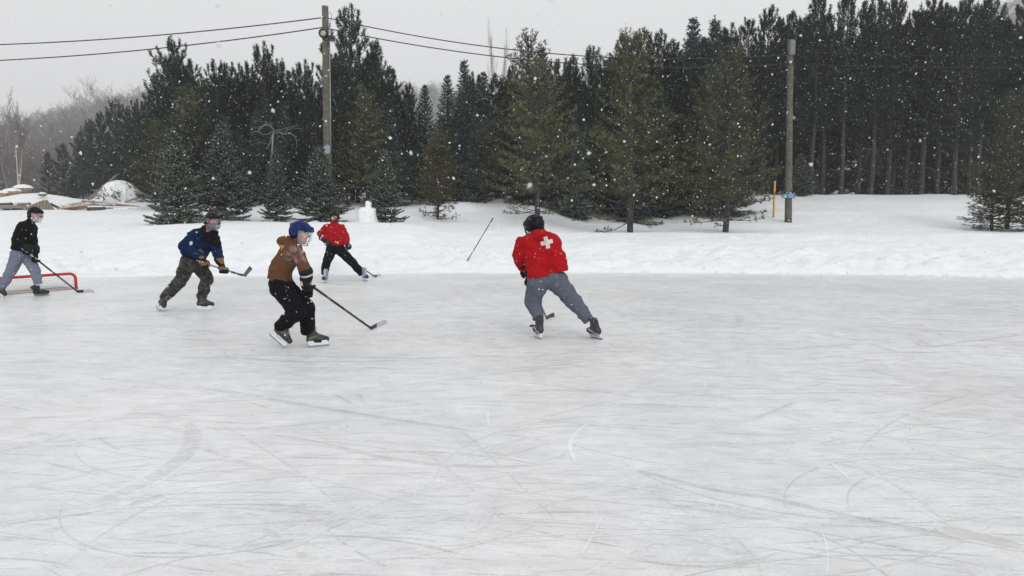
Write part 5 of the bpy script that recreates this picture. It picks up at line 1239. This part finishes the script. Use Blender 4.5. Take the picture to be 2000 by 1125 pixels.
def wire(a, b, sag, label, r=.022):
    a, b = npv(a), npv(b); pts = []
    for i in range(41): t = i / 40; p = a + (b - a) * t; p = p - np.array([0, 0, sag * 4 * t * (1 - t)]); pts.append(p)
    mb = MB(); mb.tube(pts, r, 6); o = mb.build('power_line', M_BLACK, None, (a + b) / 2, smooth=True); tag(o, label, 'power line', 'overhead power lines')
wire(P(-500, 82, 34), P(633, 34, Yp), .55, 'upper black cable running from the lamp pole to the left edge')
wire(P(-500, 118, 34), P(634, 53, Yp), .60, 'lower black cable running from the lamp pole to the left edge')
wire(P(635, 34, Yp), P(1543, 106, Yq), .72, 'upper black cable sagging from the lamp pole toward the bare utility pole', .02)
wire(P(637, 55, Yp), P(1543, 124, Yq), .66, 'lower black cable sagging from the lamp pole toward the bare utility pole', .02)
wire(P(1546, 100, Yq), P(2400, 92, 36), .3, 'thin pale upper wire running right from the bare utility pole across the pines', .010)
wire(P(1546, 124, Yq), P(2400, 112, 36), .3, 'thin pale lower wire running right from the bare utility pole across the pines', .010)
# ------------------------------------------------------------------ carved snow block, dead snag, lumber
def snow_block():
    g = npv(ONG(718, 26.0)); f = Field(g - np.array([.9, .6, .3]), g + np.array([.9, .6, 1.3]), .02)
    f.cone(g + np.array([0, 0, .0]), g + np.array([0, 0, .30]), .34, .26, .05); f.rbox(g + np.array([0, 0, .20]), (.27, .24, .30), np.eye(3), .06, .05)
    f.cone(g + np.array([-.24, 0, .0]), g + np.array([-.16, 0, .48]), .12, .07, .06); f.cone(g + np.array([.24, 0, .0]), g + np.array([.18, 0, .45]), .14, .07, .06)
    f.cone(g + np.array([.03, 0, .50]), g + np.array([.04, 0, .62]), .14, .10, .03); f.ell(g + np.array([.05, 0, .68]), (.115, .11, .105), None, .02)
    f.wrinkle(.015, 7, 2); o = field_obj('snow_figure', f, M_SNOW, None, g); o.location = g; tag(o, 'stubby figure of packed snow with a ball on top beside the rightmost snowy spruce', 'snow figure')
snow_block()
def snag():
    Yd = 32.6; g = npv(ONG(531, Yd)); r = empty('dead_snag', g, 'pale twisted dead branches hanging in front of the dark pines above the snowy spruces', 'dead tree')
    q = lambda a, b, d=0: npv(P(a, b, Yd + d)); mb = MB()
    mb.tube([g - np.array([0, 0, .3]), q(531, 380), q(528, 330), q(532, 290), q(533, 262)], [.06, .055, .05, .04, .035], 8); mb.build('trunk', M_BARKG, r, g, smooth=True)
    mb = MB()
    for pl, rr in [([(533, 262), (536, 255), (528, 245), (516, 244), (507, 252), (504, 258), (512, 263), (524, 262), (533, 256)], .035), ([(533, 262), (545, 258), (556, 262), (566, 260), (576, 266), (580, 278), (580, 290)], .03),
                   ([(534, 258), (530, 270), (526, 282), (520, 292)], .03), ([(540, 256), (552, 252), (566, 248), (582, 244)], .018), ([(528, 245), (518, 238), (508, 237)], .016), ([(556, 262), (560, 254), (575, 250), (592, 252)], .016),
                   ([(506, 256), (496, 257), (488, 260)], .016), ([(526, 282), (516, 280), (504, 278)], .014), ([(548, 259), (553, 270), (558, 276)], .012), ([(512, 247), (500, 250), (490, 246)], .012)]:
        mb.tube([q(a, b, .3 * math.sin(i * 1.3)) for i, (a, b) in enumerate(pl)], [.75 * rr * (1 - .5 * i / len(pl)) for i in range(len(pl))], 6)
    mb.build('branches', mat('dead_wood', (128, 120, 114), .95, noise=.2), r, g, smooth=True)
snag()
M_BOARD = [mat('board_' + n_, c_, .9, noise=.25, nscale=6) for n_, c_ in (('grey', (128, 118, 108)), ('brown', (150, 120, 92)), ('dark', (74, 68, 62)), ('pale', (176, 162, 148)))]
def board(px, Y, py, L, yaw, tilt, th, wd, k, label, name='wooden_plank', cat='plank', snow=True, grp='planks of the lumber heap'):
    c = npv(P(px, py, Y)); M = (Matrix.Rotation(yaw, 3, 'Z') @ Matrix.Rotation(tilt, 3, 'Y')); mb = MB(); mb.box(c, (L, wd, th), M, 0, bev=.01)
    snow = snow and (int(px) % 3 != 0)
    if snow: mb.box(c + np.array(M @ Vector((0, 0, th / 2 + .03))), (L * .97, wd * .9, .06), M, 1, bev=.03)
    o = mb.build(name, [M_BOARD[k], M_SNOW], None, c); tag(o, label, cat, grp)
rb = random.Random(4)
for i in range(12): board(rb.uniform(-10, 38), 36.5 + rb.uniform(-.8, .8), 399 + i * 1.25 + rb.uniform(-1, 1), rb.uniform(1.2, 2.2), rb.uniform(-.35, .35), rb.uniform(-.06, .06), .10, .2, rb.choice([0, 2, 3]), 'grey plank with snow on top in the heap at the far left edge')
for px, Y, py, L, yaw, tl, th, k, lb in [(118, 35.5, 407, .9, .3, .5, .12, 2, 'short dark plank propped up left of the long brown beams'),
    (165, 35.6, 405, 2.4, .12, -.07, .13, 1, 'long brown beam under snow, lowest of the heap by the brush pile'), (180, 36.2, 401, 2.2, -.1, -.05, .12, 0, 'long grey beam lying on the brown one by the brush pile'),
    (140, 36.6, 400, 1.2, .5, -.2, .09, 3, 'pale plank sticking up from the middle of the heap'), (188, 34.6, 410, .75, .1, 0, .26, 2, 'thick dark block of timber in front of the long beams'),
    (215, 36.0, 402, 1.6, -.25, .03, .1, 0, 'grey plank running right from the thick dark block'), (262, 35.8, 403, 1.6, .2, .12, .09, 1, 'brown plank sloping at the foot of the brush pile'),
    (242, 34.6, 411, 1.0, -.1, 0, .12, 3, 'pale plank lying flat before the brush pile'), (262, 34.5, 411.5, .45, .2, 0, .2, 2, 'small dark block of timber at the right of the heap'), (295, 36.2, 404, 1.3, .3, -.04, .1, 0, 'grey plank at the right end of the heap'),
    (150, 35.2, 402, 2.0, -.28, -.12, .08, 3, 'long pale board lying crossways on top of the brown beam'), (198, 36.8, 396, 1.7, .35, .10, .07, 0, 'thin grey board sticking up behind the crossed beams'), (128, 36.0, 404, 1.5, -.5, .08, .08, 1, 'brown board slanting down beside the propped dark plank'), (238, 35.4, 407, 1.9, .05, .02, .07, 0, 'low grey board half sunk in snow right of the thick dark block')]:
    board(px, Y, py, L, yaw, tl, th, .22, k, lb, grp=None)
# gabled panel leaning
def panel():
    c = npv(P(80, 408, 35.2)); r = empty('roof_panel', c, 'grey ribbed wooden panel with a peaked top lying behind the player in black', 'wooden panel')
    pr = [(-.92, -.35), (-.80, .05), (.02, .40), (.22, .42), (.62, -.02), (.70, -.35)]; n = len(pr); mb = MB(); V = [c + np.array([x_, s_ * .05 + z_ * .35, z_]) for s_ in (-1, 1) for x_, z_ in pr]
    mb.add(V, [(i, (i + 1) % n, n + (i + 1) % n, n + i) for i in range(n)] + [tuple(range(n - 1, -1, -1)), tuple(range(n, 2 * n))]); mb.build('board_face', M_BOARD[0], r, c)
    mb = MB()
    for i in range(9):
        x_ = -.66 + i * .15; zt = float(np.interp(x_, [-.8, .02, .22, .62], [.05, .40, .42, -.02])) - .02; mb.tube([c + np.array([x_ + .05, -.06 - .12, -.34]), c + np.array([x_, -.06 + zt * .35, zt])], .012, 5)
    mb.build('ribs', M_BOARD[2], r, c)
panel()
def brush_pile():
    c = npv(ONG(236, 40.2)); r = empty('brush_pile', c, 'rounded pile of cut branches heaped with snow behind the planks', 'brush pile'); rr = random.Random(6)
    f = Field(c - np.array([1.6, 1.3, .4]), c + np.array([1.6, 1.3, 1.5]), .05); f.ell(c + np.array([0, 0, .15]), (.95, .8, .85), None, .1); f.ell(c + np.array([.5, 0, .1]), (.6, .6, .5), None, .2); f.ell(c + np.array([-.7, 0, .05]), (.6, .6, .35), None, .2); f.wrinkle(.07, 2.6, 4); field_obj('snow_cover', f, M_SNOW, r, c)
    mb = MB()
    for i in range(70):
        a = rr.uniform(0, 6.28); R_ = rr.uniform(.5, 1.1); p = c + np.array([math.cos(a) * R_, math.sin(a) * R_ * .8 - .1, rr.uniform(0, .75) * (1.25 - R_)]); d = np.array([math.cos(a + rr.gauss(0, .7)), math.sin(a + rr.gauss(0, .7)), rr.uniform(.0, .8)]); mb.tube([p - d * .3, p + d * rr.uniform(.25, .75)], [.035, .018], 5)
    for s_, t_ in (((-1.6, -.2, 0), (.0, -.2, 1.30)), ((-1.3, -.4, .1), (-.2, -.3, .9)), ((1.7, -.3, .1), (.9, -.2, .65)), ((1.9, -.2, .2), (.9, -.3, .45))): mb.tube([c + np.array(s_), c + np.array(t_)], [.06, .04], 6)
    mb.build('branches', M_BOARD[0], r, c)
brush_pile()
def boulder(px, py, Y, R_, label, sx=1.3):
    c = npv(P(px, py, Y)); r = empty('boulder', c, label, 'boulder'); f = Field(c - R_ * 2, c + R_ * 2, R_ / 8); f.ell(c, (R_ * sx, R_, R_ * .62)); f.wrinkle(R_ * .08, 1.6 / R_, 3); field_obj('stone', f, M_BOARD[1] if sx > 1.3 else M_BOARD[0], r, c)
    f = Field(c - R_ * 2, c + R_ * 2, R_ / 8); f.ell(c + np.array([0, 0, R_ * .12]), (R_ * sx * 1.02, R_ * 1.02, R_ * .60)); f.cut(c + np.array([0, 0, R_ * .22]), (0, 0, -1)); f.wrinkle(R_ * .05, 1.6 / R_, 5); field_obj('snow_cap', f, M_SNOW, r, c)
boulder(24, 377, 46.5, .42, 'low brown boulder capped with snow on the left mound', 1.35); boulder(45, 371, 47, .48, 'taller round boulder capped with snow on the left mound', 1.25); boulder(2, 380, 46, .35, 'boulder capped with snow cut by the left edge of the photo', 1.4); boulder(83, 380, 45.6, .2, 'small snow-capped stump on the right slope of the mound', 1.2)
# ------------------------------------------------------------------ falling snow and misty air
def flakes():
    r = np.random.default_rng(5); n = 95000
    Y = .35 + 33.5 * r.random(n) ** .42; az = r.uniform(-1.0, 1.0, n); el = r.uniform(-.34, .52, n)
    x = az * Y; z = HCAM + el * Y
    ok = (z > np.maximum(terrain(x, Y), 0) + .03); x, Y, z = x[ok], Y[ok], z[ok]; n = len(x)
    s = .0048 * np.exp(r.normal(0, .45, n)); s = np.minimum(s, .019)
    s = np.where(Y < 3.0, np.minimum(s, .0035), s)
    near = [P(1035, 361, .62), P(428, 88, .5), P(425, 10, .55), P(1150, 300, .95), P(803, 298, 1.1), P(1584, 322, 1.1), P(1460, 640, .5), P(1797, 274, 1.2)]
    x = np.concatenate([x, [p.x for p in near]]); Y = np.concatenate([Y, [p.y for p in near]]); z = np.concatenate([z, [p.z for p in near]]); s = np.concatenate([s, [.0032, .0028, .0025, .003, .0035, .004, .002, .0035]]); n = len(x)
    base = np.array([[1, 0, 0], [0, 1, 0], [-1, 0, 0], [0, -1, 0], [0, 0, .8], [0, 0, -.8]])
    F0 = np.array([[0, 1, 4], [1, 2, 4], [2, 3, 4], [3, 0, 4], [1, 0, 5], [2, 1, 5], [3, 2, 5], [0, 3, 5]])
    V = base[None] * (.6 + .8 * r.random((n, 6, 1))); a = r.uniform(0, 6.28, n); b = r.uniform(0, 6.28, n)
    ca, sa, cb, sb = np.cos(a), np.sin(a), np.cos(b), np.sin(b)
    X = V[..., 0] * ca[:, None] - V[..., 1] * sa[:, None]; Yy = V[..., 0] * sa[:, None] + V[..., 1] * ca[:, None]; Z = V[..., 2]
    X2 = X * cb[:, None] - Z * sb[:, None]; Z2 = X * sb[:, None] + Z * cb[:, None]
    V = np.stack([X2, Yy, Z2], 2) * s[:, None, None] + np.stack([x, Y, z], 1)[:, None]
    F = (F0[None] + (np.arange(n) * 6)[:, None, None]).reshape(-1, 3)
    m, nn, b_ = nodes('snowflake'); b_.inputs['Base Color'].default_value = (.84, .84, .85, 1); b_.inputs['Roughness'].default_value = .7
    b_.inputs['Subsurface Weight'].default_value = 0.0
    tr = nn.nodes.new('ShaderNodeBsdfTranslucent'); tr.inputs[0].default_value = (.84, .84, .85, 1); mx = nn.nodes.new('ShaderNodeMixShader'); mx.inputs[0].default_value = .5
    o_ = nn.nodes['Material Output']; nn.links.new(b_.outputs[0], mx.inputs[1]); nn.links.new(tr.outputs[0], mx.inputs[2]); nn.links.new(mx.outputs[0], o_.inputs['Surface'])
    o = bpy.data.objects.new('falling_snow', mesh_np('falling_snow', V.reshape(-1, 3), F, m, smooth=False)); link(o)
    tag(o, 'snowflakes drifting down in front of the whole scene', 'falling snow', kind='stuff')
flakes()
def haze():
    mb = MB(); mb.box((0, 320, 48), (1640, 800, 110))
    m = bpy.data.materials.new('haze'); m.use_nodes = True; n = m.node_tree; n.nodes.clear()
    o_ = n.nodes.new('ShaderNodeOutputMaterial'); v = n.nodes.new('ShaderNodeVolumePrincipled')
    v.inputs['Color'].default_value = (.93, .93, .94, 1); v.inputs['Density'].default_value = .0008; v.inputs['Anisotropy'].default_value = .2
    n.links.new(v.outputs[0], o_.inputs['Volume'])
    o = mb.build('haze', m); tag(o, 'misty snow-laden air over the rink and the woods', 'haze', kind='stuff')
haze()
